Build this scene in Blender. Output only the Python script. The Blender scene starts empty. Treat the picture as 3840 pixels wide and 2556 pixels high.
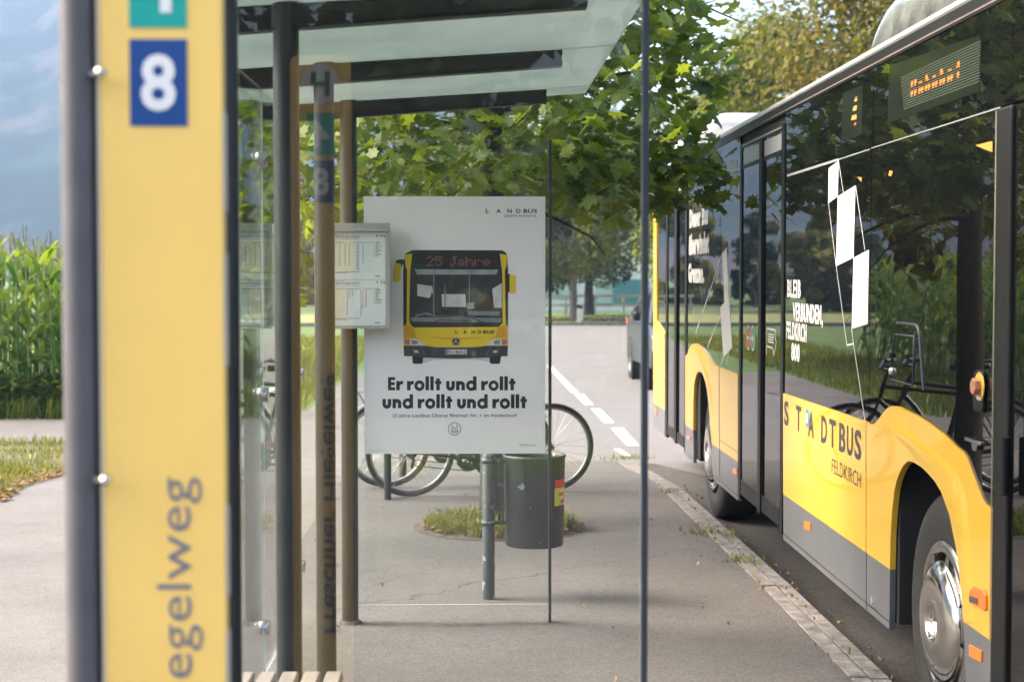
import bpy, math, random
from mathutils import Vector, Matrix, Euler, noise as mnoise

# ------------------------------------------------------------------ scene, camera, light
S = bpy.context.scene
COL = S.collection
PI = math.pi
R = math.radians
rnd = random.Random(11)

CAM_H = 1.63
FPX, CX, CY = 6000.0, 1920.0, 1278.0
cam_d = bpy.data.cameras.new('camera')
cam = bpy.data.objects.new('camera', cam_d)
COL.objects.link(cam)
cam.location = (0, 0, CAM_H)
cam.rotation_euler = (R(90 - 2.367), 0, R(-1.394))
cam_d.sensor_width = 36
cam_d.lens = FPX / 3840 * 36
cam_d.clip_start = 0.05
cam_d.clip_end = 6000
cam_d.dof.use_dof = True
cam_d.dof.focus_distance = 7.5
cam_d.dof.aperture_fstop = 4.0
S.camera = cam

SUN_EL, SUN_AZ = R(42), R(-79)           # azimuth from +Y towards +X: light from the left, a little behind
sd = Vector((math.sin(SUN_AZ) * math.cos(SUN_EL), math.cos(SUN_AZ) * math.cos(SUN_EL), math.sin(SUN_EL)))
W = bpy.data.worlds.new('World'); S.world = W
W.use_nodes = True
nt = W.node_tree
sky = nt.nodes.new('ShaderNodeTexSky')
sky.sky_type = 'NISHITA'
sky.sun_disc = False
sky.sun_elevation = SUN_EL
sky.sun_rotation = SUN_AZ
sky.air_density = 0.9
sky.dust_density = 8.0
sky.ozone_density = 0.8
bg = nt.nodes['Background']
bg.inputs['Strength'].default_value = 0.15
nt.links.new(sky.outputs[0], bg.inputs[0])
sl = bpy.data.lights.new('sun', 'SUN')
sl.energy = 1.05
sl.angle = R(32)
sl.color = (1.0, 0.90, 0.76)
so = bpy.data.objects.new('sun', sl)
COL.objects.link(so)
so.rotation_euler = sd.to_track_quat('Z', 'Y').to_euler()
S.view_settings.view_transform = 'Standard'
S.view_settings.look = 'None'
S.view_settings.gamma = 1
S.view_settings.exposure = 2.25
try:
    S.cycles.use_denoising = True
    S.cycles.max_bounces = 9
    S.cycles.volume_bounces = 2
    S.cycles.transparent_max_bounces = 16
    S.cycles.sample_clamp_indirect = 6
    S.cycles.caustics_reflective = False
    S.cycles.caustics_refractive = False
except Exception:
    pass

MW = cam.rotation_euler.to_matrix()
def ray(px, py):
    return MW @ Vector((px - CX, CY - py, -FPX))
def on(axis, val, px, py):
    d = ray(px, py); o = Vector((0, 0, CAM_H))
    t = (val - o[axis]) / d[axis]
    return o + d * t
def onY(px, py, y): return on(1, y, px, py)
def onX(px, py, x): return on(0, x, px, py)
def onZ(px, py, z): return on(2, z, px, py)

# ------------------------------------------------------------------ object helpers
def props(o, label=None, cat=None, group=None, kind=None):
    if label: o['label'] = label
    if cat: o['category'] = cat
    if group: o['group'] = group
    if kind: o['kind'] = kind
    return o

def thing(name, label, cat, loc=(0, 0, 0), group=None):
    o = bpy.data.objects.new(name, None)
    COL.objects.link(o)
    o.location = loc
    o.empty_display_size = 0.1
    return props(o, label, cat, group)

class MB:
    """collects raw geometry in world coordinates; build() links it as one mesh object"""
    def __init__(s): s.v = []; s.f = []; s.m = []; s.cur = 0; s.sm = []; s.smooth = False
    def add(s, verts, faces):
        b = len(s.v); s.v += [tuple(p) for p in verts]
        for f in faces:
            s.f.append([b + i for i in f]); s.m.append(s.cur); s.sm.append(s.smooth)
    def box(s, x0, x1, y0, y1, z0, z1):
        s.add([(x, y, z) for x in (x0, x1) for y in (y0, y1) for z in (z0, z1)],
              [(0, 1, 3, 2), (4, 6, 7, 5), (0, 4, 5, 1), (2, 3, 7, 6), (0, 2, 6, 4), (1, 5, 7, 3)])
    def rbox(s, x0, x1, y0, y1, z0, z1, b):
        """box with chamfered edges along Y's cross-section and ends"""
        pr = [(x0 + b, z0), (x1 - b, z0), (x1, z0 + b), (x1, z1 - b), (x1 - b, z1), (x0 + b, z1), (x0, z1 - b), (x0, z0 + b)]
        cx, cz = (x0 + x1) / 2, (z0 + z1) / 2
        def ring(y, k): return [(cx + (x - cx) * (1 - k / (abs(x1 - x0) / 2)), y, cz + (z - cz) * (1 - k / (abs(z1 - z0) / 2))) for x, z in pr]
        rs = [ring(y0, b), ring(y0 + b, 0), ring(y1 - b, 0), ring(y1, b)]
        s.loft(rs, True, True)
    def loft(s, rings, cap0=False, cap1=False, closed=True):
        n = len(rings[0]); vs = [p for r in rings for p in r]; fs = []
        for i in range(len(rings) - 1):
            for j in range(n if closed else n - 1):
                k = (j + 1) % n
                fs.append((i * n + j, i * n + k, (i + 1) * n + k, (i + 1) * n + j))
        if cap0: fs.append(tuple(range(n))[::-1])
        if cap1: fs.append(tuple((len(rings) - 1) * n + j for j in range(n)))
        s.add(vs, fs)
    def tube(s, pts, rad, n=10, caps=True, closed=False):
        pts = [Vector(p) for p in pts]
        rs = rad if isinstance(rad, (list, tuple)) else [rad] * len(pts)
        rings = []; up = None; L = len(pts)
        for i, p in enumerate(pts):
            if closed: t = pts[(i + 1) % L] - pts[i - 1]
            else: t = (pts[min(i + 1, L - 1)] - pts[max(i - 1, 0)])
            t.normalize()
            if up is None:
                up = Vector((0, 0, 1)) if abs(t.z) < .9 else Vector((0, 1, 0))
            a = t.cross(up)
            if a.length < 1e-6: a = t.cross(Vector((1, 0, 0)))
            a.normalize(); b = a.cross(t).normalized(); up = b
            rings.append([p + (a * math.cos(2 * PI * k / n) + b * math.sin(2 * PI * k / n)) * rs[i] for k in range(n)])
        if closed:
            rings.append(rings[0]); caps = False
        sv = s.smooth; s.smooth = True
        s.loft(rings); s.smooth = sv
        if caps:
            s.add(rings[0], [tuple(range(n))[::-1]]); s.add(rings[-1], [tuple(range(n))])
    def lathe(s, prof, origin, axis, n=32, smooth=True):
        """prof: (radius, along axis)"""
        o = Vector(origin); a = Vector(axis).normalized()
        u = a.orthogonal().normalized(); w = a.cross(u)
        rings = [[o + a * h + (u * math.cos(2 * PI * k / n) + w * math.sin(2 * PI * k / n)) * max(r, 1e-5) for k in range(n)] for r, h in prof]
        sv = s.smooth; s.smooth = smooth; s.loft(rings); s.smooth = sv
    def prism(s, pts, depth, back=True):
        """pts: 3D planar polygon, depth: vector to extrude"""
        n = len(pts); d = Vector(depth); P = [Vector(p) for p in pts]
        s.add(P + [p + d for p in P], [tuple(range(n))] + ([tuple(range(2 * n - 1, n - 1, -1))] if back else []) +
              [(i, (i + 1) % n, n + (i + 1) % n, n + i) for i in range(n)])
    def flat(s, pts): s.add(pts, [tuple(range(len(pts)))])
    def build(s, name, mat, parent=None, bevel=0, fix=True):
        me = bpy.data.meshes.new(name)
        pm = Vector((0, 0, 0))
        if parent is not None: pm = world_loc(parent)
        me.from_pydata([(x - pm.x, y - pm.y, z - pm.z) for x, y, z in s.v], [], s.f)
        for m in (mat if isinstance(mat, (list, tuple)) else [mat]): me.materials.append(m)
        for p, k, g in zip(me.polygons, s.m, s.sm): p.material_index = k; p.use_smooth = g
        if fix:
            import bmesh
            bm = bmesh.new(); bm.from_mesh(me)
            bmesh.ops.recalc_face_normals(bm, faces=bm.faces)
            bm.to_mesh(me); bm.free()
        me.update()
        o = bpy.data.objects.new(name, me)
        COL.objects.link(o)
        if parent is not None: o.parent = parent
        if bevel:
            bv = o.modifiers.new('bevel', 'BEVEL'); bv.width = bevel; bv.segments = 2; bv.limit_method = 'ANGLE'
        return o

def world_loc(o):
    p = Vector(o.location)
    while o.parent is not None:
        o = o.parent; p += Vector(o.location)
    return p

def dup(o, loc=None, parent=None):
    c = o.copy(); COL.objects.link(c)
    if parent is not None: c.parent = parent
    if loc is not None: c.location = loc
    for ch in list(o.children): dup(ch, None, c)
    return c

# ------------------------------------------------------------------ materials
def lin(c):
    return tuple(((x / 255) / 12.92 if x / 255 <= .04045 else ((x / 255 + .055) / 1.055) ** 2.4) for x in c)

def new_mat(name):
    m = bpy.data.materials.new(name); m.use_nodes = True
    return m, m.node_tree, m.node_tree.nodes, m.node_tree.links

def pm(name, col, rough=.5, metal=0, var=.12, scale=6, coat=0, bump=0, bscale=40, spec=.5, rvar=.15, stretch=(1, 1, 1), ior=1.5):
    """plain procedural surface: noise in colour, gloss and (optionally) relief"""
    m, t, N, L = new_mat(name)
    b = N['Principled BSDF']
    tc = N.new('ShaderNodeTexCoord'); mp = N.new('ShaderNodeMapping'); mp.inputs['Scale'].default_value = stretch
    L.new(tc.outputs['Object'], mp.inputs[0])
    nz = N.new('ShaderNodeTexNoise'); nz.inputs['Scale'].default_value = scale; nz.inputs['Detail'].default_value = 6
    L.new(mp.outputs[0], nz.inputs['Vector'])
    mr = N.new('ShaderNodeMapRange'); mr.inputs[3].default_value = 1 - var; mr.inputs[4].default_value = 1 + var
    mr.inputs[1].default_value = .3; mr.inputs[2].default_value = .7
    L.new(nz.outputs[0], mr.inputs[0])
    mx = N.new('ShaderNodeMix'); mx.data_type = 'RGBA'; mx.blend_type = 'MULTIPLY'; mx.inputs[0].default_value = 1
    mx.inputs[6].default_value = (*col, 1)
    L.new(mr.outputs[0], mx.inputs[7]); L.new(mx.outputs[2], b.inputs['Base Color'])
    r2 = N.new('ShaderNodeMapRange'); r2.inputs[3].default_value = max(0, rough - rvar * rough); r2.inputs[4].default_value = min(1, rough + rvar * rough)
    L.new(nz.outputs[0], r2.inputs[0]); L.new(r2.outputs[0], b.inputs['Roughness'])
    b.inputs['Metallic'].default_value = metal
    b.inputs['Coat Weight'].default_value = coat; b.inputs['Coat Roughness'].default_value = .04
    b.inputs['Specular IOR Level'].default_value = spec; b.inputs['IOR'].default_value = ior
    if bump:
        n2 = N.new('ShaderNodeTexNoise'); n2.inputs['Scale'].default_value = bscale; n2.inputs['Detail'].default_value = 8
        L.new(mp.outputs[0], n2.inputs['Vector'])
        bp = N.new('ShaderNodeBump'); bp.inputs['Strength'].default_value = bump; bp.inputs['Distance'].default_value = .01
        L.new(n2.outputs[0], bp.inputs['Height']); L.new(bp.outputs[0], b.inputs['Normal'])
    return m

def glass_mat(name, tint, dirt=.02):
    """clear pane: Schlick reflection over tinted transparency, a little dust"""
    m, t, N, L = new_mat(name)
    N.remove(N['Principled BSDF']); out = N['Material Output']
    g = N.new('ShaderNodeNewGeometry')
    dp = N.new('ShaderNodeVectorMath'); dp.operation = 'DOT_PRODUCT'
    L.new(g.outputs['Incoming'], dp.inputs[0]); L.new(g.outputs['Normal'], dp.inputs[1])
    def mth(op, a, b=None):
        n = N.new('ShaderNodeMath'); n.operation = op
        for i, x in enumerate((a, b)):
            if x is None: continue
            if isinstance(x, (int, float)): n.inputs[i].default_value = x
            else: L.new(x, n.inputs[i])
        return n.outputs[0]
    c = mth('ABSOLUTE', dp.outputs['Value'])
    k = mth('POWER', mth('SUBTRACT', 1.0, c), 5)
    F = mth('ADD', mth('MULTIPLY', k, .96), .039)
    tr = N.new('ShaderNodeBsdfTransparent'); tr.inputs[0].default_value = (*tint, 1)
    gl = N.new('ShaderNodeBsdfGlossy'); gl.inputs['Roughness'].default_value = 0.0
    mx = N.new('ShaderNodeMixShader'); L.new(F, mx.inputs[0]); L.new(tr.outputs[0], mx.inputs[1]); L.new(gl.outputs[0], mx.inputs[2])
    df = N.new('ShaderNodeBsdfDiffuse'); df.inputs[0].default_value = (.6, .62, .6, 1)
    tc = N.new('ShaderNodeTexCoord')
    nz = N.new('ShaderNodeTexNoise'); nz.inputs['Scale'].default_value = 5; nz.inputs['Detail'].default_value = 9
    L.new(tc.outputs['Object'], nz.inputs['Vector'])
    mr = N.new('ShaderNodeMapRange'); mr.inputs[1].default_value = .35; mr.inputs[2].default_value = .8
    mr.inputs[3].default_value = 0; mr.inputs[4].default_value = dirt * 2
    L.new(nz.outputs[0], mr.inputs[0])
    m2 = N.new('ShaderNodeMixShader'); L.new(mr.outputs[0], m2.inputs[0]); L.new(mx.outputs[0], m2.inputs[1]); L.new(df.outputs[0], m2.inputs[2])
    L.new(m2.outputs[0], out.inputs[0])
    return m

def leaf_mat(name, cols, trans=.4, rough=.45, tcol=None, clump=0, cscale=.9):
    """one colour per leaf (random per island); light also shines through"""
    m, t, N, L = new_mat(name)
    b = N['Principled BSDF']; out = N['Material Output']
    g = N.new('ShaderNodeNewGeometry'); cr = N.new('ShaderNodeValToRGB')
    el = cr.color_ramp.elements
    for i, c in enumerate(cols):
        p = i / (len(cols) - 1)
        e = el[0] if i == 0 else el[1] if i == len(cols) - 1 else el.new(p)
        e.position = p; e.color = (*c, 1)
    tc = N.new('ShaderNodeTexCoord')
    if clump:
        cn = N.new('ShaderNodeTexNoise'); cn.inputs['Scale'].default_value = cscale; cn.inputs['Detail'].default_value = 2
        L.new(tc.outputs['Object'], cn.inputs['Vector'])
        cm = N.new('ShaderNodeMapRange'); cm.inputs[1].default_value = .35; cm.inputs[2].default_value = .65
        L.new(cn.outputs[0], cm.inputs[0])
        cx = N.new('ShaderNodeMix'); cx.inputs[0].default_value = clump
        L.new(g.outputs['Random Per Island'], cx.inputs[2]); L.new(cm.outputs[0], cx.inputs[3]); L.new(cx.outputs[0], cr.inputs[0])
    else: L.new(g.outputs['Random Per Island'], cr.inputs[0])
    nz = N.new('ShaderNodeTexNoise'); nz.inputs['Scale'].default_value = 35; nz.inputs['Detail'].default_value = 3
    L.new(tc.outputs['Object'], nz.inputs['Vector'])
    mr = N.new('ShaderNodeMapRange'); mr.inputs[3].default_value = .7; mr.inputs[4].default_value = 1.3
    L.new(nz.outputs[0], mr.inputs[0])
    mx = N.new('ShaderNodeMix'); mx.data_type = 'RGBA'; mx.blend_type = 'MULTIPLY'; mx.inputs[0].default_value = 1
    L.new(cr.outputs[0], mx.inputs[6]); L.new(mr.outputs[0], mx.inputs[7])
    L.new(mx.outputs[2], b.inputs['Base Color']); b.inputs['Roughness'].default_value = rough
    b.inputs['Specular IOR Level'].default_value = .3 if name == 'lobed leaves' else .06
    tl = N.new('ShaderNodeBsdfTranslucent')
    m3 = N.new('ShaderNodeMix'); m3.data_type = 'RGBA'; m3.blend_type = 'MULTIPLY'; m3.inputs[0].default_value = 1
    L.new(mx.outputs[2], m3.inputs[6]); m3.inputs[7].default_value = (*(tcol or (2.2, 2.0, .6)), 1)
    L.new(m3.outputs[2], tl.inputs[0])
    ms = N.new('ShaderNodeMixShader'); ms.inputs[0].default_value = trans
    L.new(b.outputs[0], ms.inputs[1]); L.new(tl.outputs[0], ms.inputs[2]); L.new(ms.outputs[0], out.inputs[0])
    return m

def emit_mat(name, col, strength):
    m, t, N, L = new_mat(name)
    b = N['Principled BSDF']; b.inputs['Base Color'].default_value = (.05, .02, .01, 1)
    b.inputs['Emission Color'].default_value = (*col, 1); b.inputs['Emission Strength'].default_value = strength
    return m

def asphalt_mat(name, col, dark=.7, light=1.35, crack=False, patch=.17):
    m, t, N, L = new_mat(name)
    b = N['Principled BSDF']
    tc = N.new('ShaderNodeTexCoord')
    def noise(sc, det=4, rough=.6):
        n = N.new('ShaderNodeTexNoise'); n.inputs['Scale'].default_value = sc; n.inputs['Detail'].default_value = det
        n.inputs['Roughness'].default_value = rough
        L.new(tc.outputs['Object'], n.inputs['Vector']); return n.outputs[0]
    def mr(x, a, bb, c, d):
        n = N.new('ShaderNodeMapRange'); L.new(x, n.inputs[0])
        for i, vv in zip((1, 2, 3, 4), (a, bb, c, d)): n.inputs[i].default_value = vv
        return n.outputs[0]
    def mul(a, bb):
        n = N.new('ShaderNodeMath'); n.operation = 'MULTIPLY'; L.new(a, n.inputs[0]); L.new(bb, n.inputs[1]); return n.outputs[0]
    vo = N.new('ShaderNodeTexVoronoi'); vo.inputs['Scale'].default_value = 120
    L.new(tc.outputs['Object'], vo.inputs['Vector'])
    hs = N.new('ShaderNodeSeparateColor'); L.new(vo.outputs['Color'], hs.inputs[0])
    grain = mr(hs.outputs[0], 0, 1, dark, light)
    fine = mr(noise(260, 3, .7), .3, .7, .8, 1.2)
    big = mr(noise(.9, 6, .55), .3, .7, 1 - patch, 1 + patch)
    mid = mr(noise(7, 6), .3, .7, .92, 1.08)
    k = mul(mul(grain, fine), mul(big, mid))
    v2 = N.new('ShaderNodeTexVoronoi'); v2.inputs['Scale'].default_value = 2.3; v2.inputs['Randomness'].default_value = 1
    L.new(tc.outputs['Object'], v2.inputs['Vector'])
    k = mul(k, mr(v2.outputs['Distance'], .03, .05, .72, 1))
    k = mul(k, mr(noise(2.6, 7, .7), .58, .68, 1, .84))
    if crack:
        sp = N.new('ShaderNodeSeparateXYZ'); L.new(tc.outputs['Object'], sp.inputs[0])
        def mth(op, *a):
            n = N.new('ShaderNodeMath'); n.operation = op
            for i, x in enumerate(a):
                if isinstance(x, (int, float)): n.inputs[i].default_value = x
                else: L.new(x, n.inputs[i])
            return n.outputs[0]
        X, Y = sp.outputs[0], sp.outputs[1]
        wob = mth('MULTIPLY', mth('SUBTRACT', noise(2.2, 6, .6), .5), .5)
        for (ax, ay, bx, by, w, lo) in crack:
            # distance to the line through a and b, faded past its ends
            dx, dy = bx - ax, by - ay; ln = math.hypot(dx, dy)
            dist = mth('ABSOLUTE', mth('ADD', mth('ADD', mth('MULTIPLY', mth('SUBTRACT', X, ax), dy / ln), mth('MULTIPLY', mth('SUBTRACT', Y, ay), -dx / ln)), wob if w < .03 else mth('MULTIPLY', wob, .35)))
            along = mth('ADD', mth('MULTIPLY', mth('SUBTRACT', X, ax), dx / ln / ln), mth('MULTIPLY', mth('SUBTRACT', Y, ay), dy / ln / ln))
            inside = mul(mr(along, -.04, .05, 0, 1), mr(along, .95, 1.04, 1, 0))
            line = mr(dist, w * .3, w, 1, 0)
            amt = mul(mul(line, inside), mr(noise(9, 5, .7), .35, .6, .25, 1))
            k = mul(k, mr(amt, 0, 1, 1, lo))
    mx = N.new('ShaderNodeMix'); mx.data_type = 'RGBA'; mx.blend_type = 'MULTIPLY'; mx.inputs[0].default_value = 1
    mx.inputs[6].default_value = (*col, 1); L.new(k, mx.inputs[7]); L.new(mx.outputs[2], b.inputs['Base Color'])
    b.inputs['Roughness'].default_value = .88
    bp = N.new('ShaderNodeBump'); bp.inputs['Strength'].default_value = .5; bp.inputs['Distance'].default_value = .004
    L.new(vo.outputs['Distance'], bp.inputs['Height']); L.new(bp.outputs[0], b.inputs['Normal'])
    return m

M = {}
M['asphalt'] = asphalt_mat('plaza asphalt', (.092, .0855, .081), .72, 1.32, [
    (-.62, 7.9, 1.4, 9.5, .012, .35), (-.55, 7.42, .45, 7.44, .07, .45), (-1.2, 6.0, -.2, 9.2, .01, .6)])
M['path'] = asphalt_mat('light path asphalt', (.128, .119, .112), .82, 1.2)
M['road'] = asphalt_mat('road asphalt', (.145, .135, .130), .85, 1.18, patch=.07)
M['gutter'] = asphalt_mat('grimy shaded asphalt', (.055, .051, .049), .5, 1.7)
M['kerb'] = pm('granite kerb', (.175, .163, .15), .85, var=.5, scale=13, bump=.8, bscale=90)
M['white_line'] = pm('road paint', (.52, .51, .49), .8, var=.12, scale=30)
M['lawn'] = pm('lawn ground', (.065, .12, .018), .95, var=.35, scale=1.3)
M['verge'] = pm('verge ground', (.10, .09, .04), .95, var=.4, scale=6)
M['soil'] = pm('soil', (.075, .06, .05), .95, var=.5, scale=25, bump=1, bscale=60)
M['post'] = pm('dark grey green paint', (.014, .018, .020), .45, var=.2, scale=9, bump=.03)
M['beam'] = pm('beam paint', (.009, .0095, .010), .6, var=.2, scale=9)
M['profile'] = pm('slim profile paint', (.028, .036, .050), .4, var=.12, scale=12)
M['steel'] = pm('stainless steel', (.6, .6, .58), .25, metal=1, var=.1, scale=20)
M['alu'] = pm('brushed aluminium', (.50, .51, .50), .38, metal=.6, var=.08, scale=30, stretch=(1, 1, 8))
M['glass'] = glass_mat('shelter glass', (.975, .99, .982), .006)
M['glass_edge'] = pm('glass edge', (.55, .66, .60), .25, var=.08)
M['wood'] = pm('weathered bench slat', (.25, .22, .19), .7, var=.15, scale=5, stretch=(18, 1, 18), bump=.3, bscale=60)
M['sign_yellow'] = pm('sign yellow', (.93, .62, .17), .42, var=.05, scale=3)
M['sign_edge'] = pm('sign edge trim and glint', (.62, .55, .42), .4, var=.1)
M['sign_dark'] = pm('sign dark edge', (.012, .012, .014), .5)
M['sign_blue'] = pm('sign blue', (.0, .055, .25), .45, var=.04)
M['sign_teal'] = pm('sign teal', (.0, .36, .31), .45, var=.04)
M['sign_white'] = pm('sign white', (.80, .80, .80), .45, var=.03)
M['sign_navy'] = pm('sign navy ink', (.015, .025, .07), .5, var=.05)
M['sign_ink'] = pm('sign lettering ink', (.19, .185, .23), .5, var=.05)
M['sign_green'] = pm('sign dark green', (.01, .09, .05), .5, var=.05)
M['pole'] = pm('galvanised pole', (.115, .112, .12), .55, metal=.15, var=.1, scale=14)
M['paper'] = pm('poster paper', (.88, .865, .87), .55, var=.02, scale=3)
M['ink'] = pm('poster ink', (.022, .022, .030), .5, var=.2, scale=5)
M['grey_ink'] = pm('poster grey ink', (.22, .22, .24), .5, var=.1)
# ------------------------------------------------------------------ setting: ground, roads, hills
def ramp(y):
    t = max(0, min(1, (y - 12.3) / 2.9)); t = t * t * (3 - 2 * t)
    return -.146 * t
def kerb_x(y):
    return 1.525 - max(0, y - 7.5) * .019
def sheet(name, mat, x0, x1, ys, z, x_of=None):
    mb = MB(); vs = []; fs = []
    for y in ys:
        xa = x0(y) if callable(x0) else x0; xb = x1(y) if callable(x1) else x1
        zz = z(y) if callable(z) else z
        vs += [(xa, y, zz), (xb, y, zz)]
    for i in range(len(ys) - 1):
        fs.append((2 * i, 2 * i + 1, 2 * i + 3, 2 * i + 2))
    mb.add(vs, fs)
    return props(mb.build(name, mat), kind='structure')
def fr(a, b, n): return [a + (b - a) * i / n for i in range(n + 1)]

g = MB(); g.add([(-1500, -200, -.19), (1500, -200, -.19), (1500, 1300, -.19), (-1500, 1300, -.19)], [(0, 1, 2, 3)])
props(g.build('ground', M['lawn']), kind='structure')
props(sheet('plaza', M['asphalt'], -1.05, kerb_x, [-6] + fr(6, 15.2, 30), ramp), kind='structure')
sheet('footpath', M['path'], lambda y: -3.42 if y < 13 else -3.42 + min(1, (y - 13) / 8) * 1.25, -1.05, [-6, 5] + fr(12, 29, 30), lambda y: ramp(y) + .002)
sheet('road', M['road'], 1.4, 16, [-30, 15], -.152)
sheet('junction', M['road'], lambda y: -1.2 if y < 30 else -1.2 - (y - 30) * .06, 18, [14.6, 30, 56.5], -.150)
sheet('gutter', M['gutter'], lambda y: kerb_x(y) + .172, lambda y: kerb_x(y) + 2.6 - max(0, y - 9) * .38, [-6, 7.5, 9, 15], -.147)  # kerbside grime, widened so the colour also deepens the shade under the bus
sheet('side_lane', M['path'], -60, -1.6, [17.1, 19.75], -.142)
sheet('far_lane', M['path'], -90, -4, [83, 86.5], -.17)
gv = MB(); nx = 30
for (ya, yb) in [(-6, 11), (11, 14), (14, 17.05)]:
    za, zb = .006 + ramp(ya), .006 + ramp(yb)
    gv.add([(-40, ya, za), (-3.40, ya, za), (-3.40, yb, zb), (-40, yb, zb)], [(0, 1, 2, 3)])
props(gv.build('verge', M['verge']), kind='structure')
# kerb: two courses of granite setts
kb = MB(); y = -5.0
while y < 15.0:
    for (a, b, hh) in ((0, .080, .004), (.092, .168, -.004)):
        ln = rnd.uniform(.82, 1.05) if a == 0 else rnd.uniform(.5, .9)
        j = rnd.uniform(-.004, .004)
        ya, yb = y + .006, min(y + 1.893, 15.1)
        xa, xb = kerb_x(ya), kerb_x(yb)
        za, zb = ramp(ya) + hh + j, ramp(yb) + hh + j
        kb.add([(xa + a, ya, -.2), (xa + b, ya, -.2), (xa + b, ya, za), (xa + a, ya, za),
                (xb + a, yb, -.2), (xb + b, yb, -.2), (xb + b, yb, zb), (xb + a, yb, zb)],
               [(0, 1, 2, 3), (7, 6, 5, 4), (0, 4, 5, 1), (1, 5, 6, 2), (2, 6, 7, 3), (3, 7, 4, 0)])
    y += 1.9
props(kb.build('kerb', M['kerb'], bevel=.006), kind='structure')
kb = MB(); kb.add([(kerb_x(yy) + dx, yy, ramp(yy) - .022) for yy in (-5, 7.5, 10, 12.3, 13.2, 14, 15) for dx in (.0, .168)],
                  [(2 * i, 2 * i + 1, 2 * i + 3, 2 * i + 2) for i in range(6)])
props(kb.build('kerb_bed', M['soil']), kind='structure')
dashes = [[(2050, 1370), (2072, 1374), (2172, 1472), (2143, 1472)], [(2154, 1477), (2190, 1477), (2226, 1517), (2192, 1517)],
          [(2216, 1531), (2251, 1531), (2304, 1584), (2266, 1585)], [(2290, 1603), (2338, 1603), (2398, 1670), (2352, 1670)],
          [(2301, 1682), (2327, 1682), (2368, 1709), (2350, 1710)]]
for q in dashes:
    d = MB(); d.prism([onZ(a, b, -.1465) for a, b in q], (0, 0, -.004))
    props(d.build('road_marking', M['white_line']), kind='structure')
fk = MB(); fk.box(-12, 18, 56.4, 56.8, -.2, -.06)
props(fk.build('far_kerb', M['kerb']), kind='structure')
fl = MB(); fl.add([(-20, 56.8, -.07), (20, 56.8, -.07), (20, 66, .0), (-20, 66, .0)], [(0, 1, 2, 3)])
M['dry_grass'] = pm('dry roadside grass', (.19, .20, .06), .95, var=.35, scale=3)
props(fl.build('far_verge', M['dry_grass']), kind='structure')

# hills
def hill_mat():
    m, t, N, L = new_mat('wooded hillside')
    b = N['Principled BSDF']; b.inputs['Roughness'].default_value = 1; b.inputs['Specular IOR Level'].default_value = .05
    tc = N.new('ShaderNodeTexCoord')
    n1 = N.new('ShaderNodeTexNoise'); n1.inputs['Scale'].default_value = .035; n1.inputs['Detail'].default_value = 9; n1.inputs['Roughness'].default_value = .62
    mp = N.new('ShaderNodeMapping'); mp.inputs['Scale'].default_value = (1, .35, 1.5); mp.inputs['Rotation'].default_value = (0, .5, 0)
    L.new(tc.outputs['Object'], mp.inputs[0]); L.new(mp.outputs[0], n1.inputs['Vector'])
    cr = N.new('ShaderNodeValToRGB'); e = cr.color_ramp.elements
    e[0].position = .43; e[0].color = (.007, .016, .018, 1); e[1].position = .60; e[1].color = (.046, .045, .047, 1)
    k = e.new(.515); k.color = (.012, .028, .028, 1)
    L.new(n1.outputs[0], cr.inputs[0])
    sp = N.new('ShaderNodeSeparateXYZ'); L.new(tc.outputs['Object'], sp.inputs[0])
    n2 = N.new('ShaderNodeTexNoise'); n2.inputs['Scale'].default_value = .02; n2.inputs['Detail'].default_value = 4
    L.new(tc.outputs['Object'], n2.inputs['Vector'])
    ad = N.new('ShaderNodeMath'); ad.operation = 'MULTIPLY_ADD'; ad.inputs[1].default_value = 16; L.new(n2.outputs[0], ad.inputs[0]); L.new(sp.outputs[2], ad.inputs[2])
    mr = N.new('ShaderNodeMapRange'); mr.inputs[1].default_value = 17.5; mr.inputs[2].default_value = 20.5; mr.inputs[3].default_value = 1; mr.inputs[4].default_value = 0
    L.new(ad.outputs[0], mr.inputs[0])
    mx = N.new('ShaderNodeMix'); mx.data_type = 'RGBA'; L.new(mr.outputs[0], mx.inputs[0]); L.new(cr.outputs[0], mx.inputs[6]); mx.inputs[7].default_value = (.06, .045, .042, 1)
    L.new(mx.outputs[2], b.inputs['Base Color'])
    return m
M['hill'] = hill_mat()
hm = MB(); hm.smooth = True
NA, NR = 150, 46
for i in range(NA + 1):
    az = -78 + 118 * i / NA
    ridge = 205 if az < -4 else 205 * max(.22, 1 - (az + 4) / 9)
    ridge *= 1 + .18 * mnoise.noise(Vector((az * .12, 3.1, 0))) + .08 * mnoise.noise(Vector((az * .5, 7.7, 0)))
    for j in range(NR + 1):
        t = j / NR; rr = 380 + 720 * t
        x, y = rr * math.sin(R(az)), rr * math.cos(R(az))
        prof = .055 * min(1, t / .12) + .945 * max(0, min(1, (t - .13) / .72)) ** 1.15
        z = -6 + ridge * prof * (1 if t < .9 else 1 - (t - .9) * 2)
        nn = sum(mnoise.noise(Vector((x * s, y * s, 1.7))) * a for s, a in ((.006, 16), (.015, 8), (.04, 3)))
        z += nn * min(1, t * 1.6)
        hm.v.append((x, y, z))
for i in range(NA):
    for j in range(NR):
        a = i * (NR + 1) + j
        hm.f.append((a, a + 1, a + NR + 2, a + NR + 1)); hm.m.append(0); hm.sm.append(True)
props(hm.build('hills', M['hill']), kind='structure')

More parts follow.
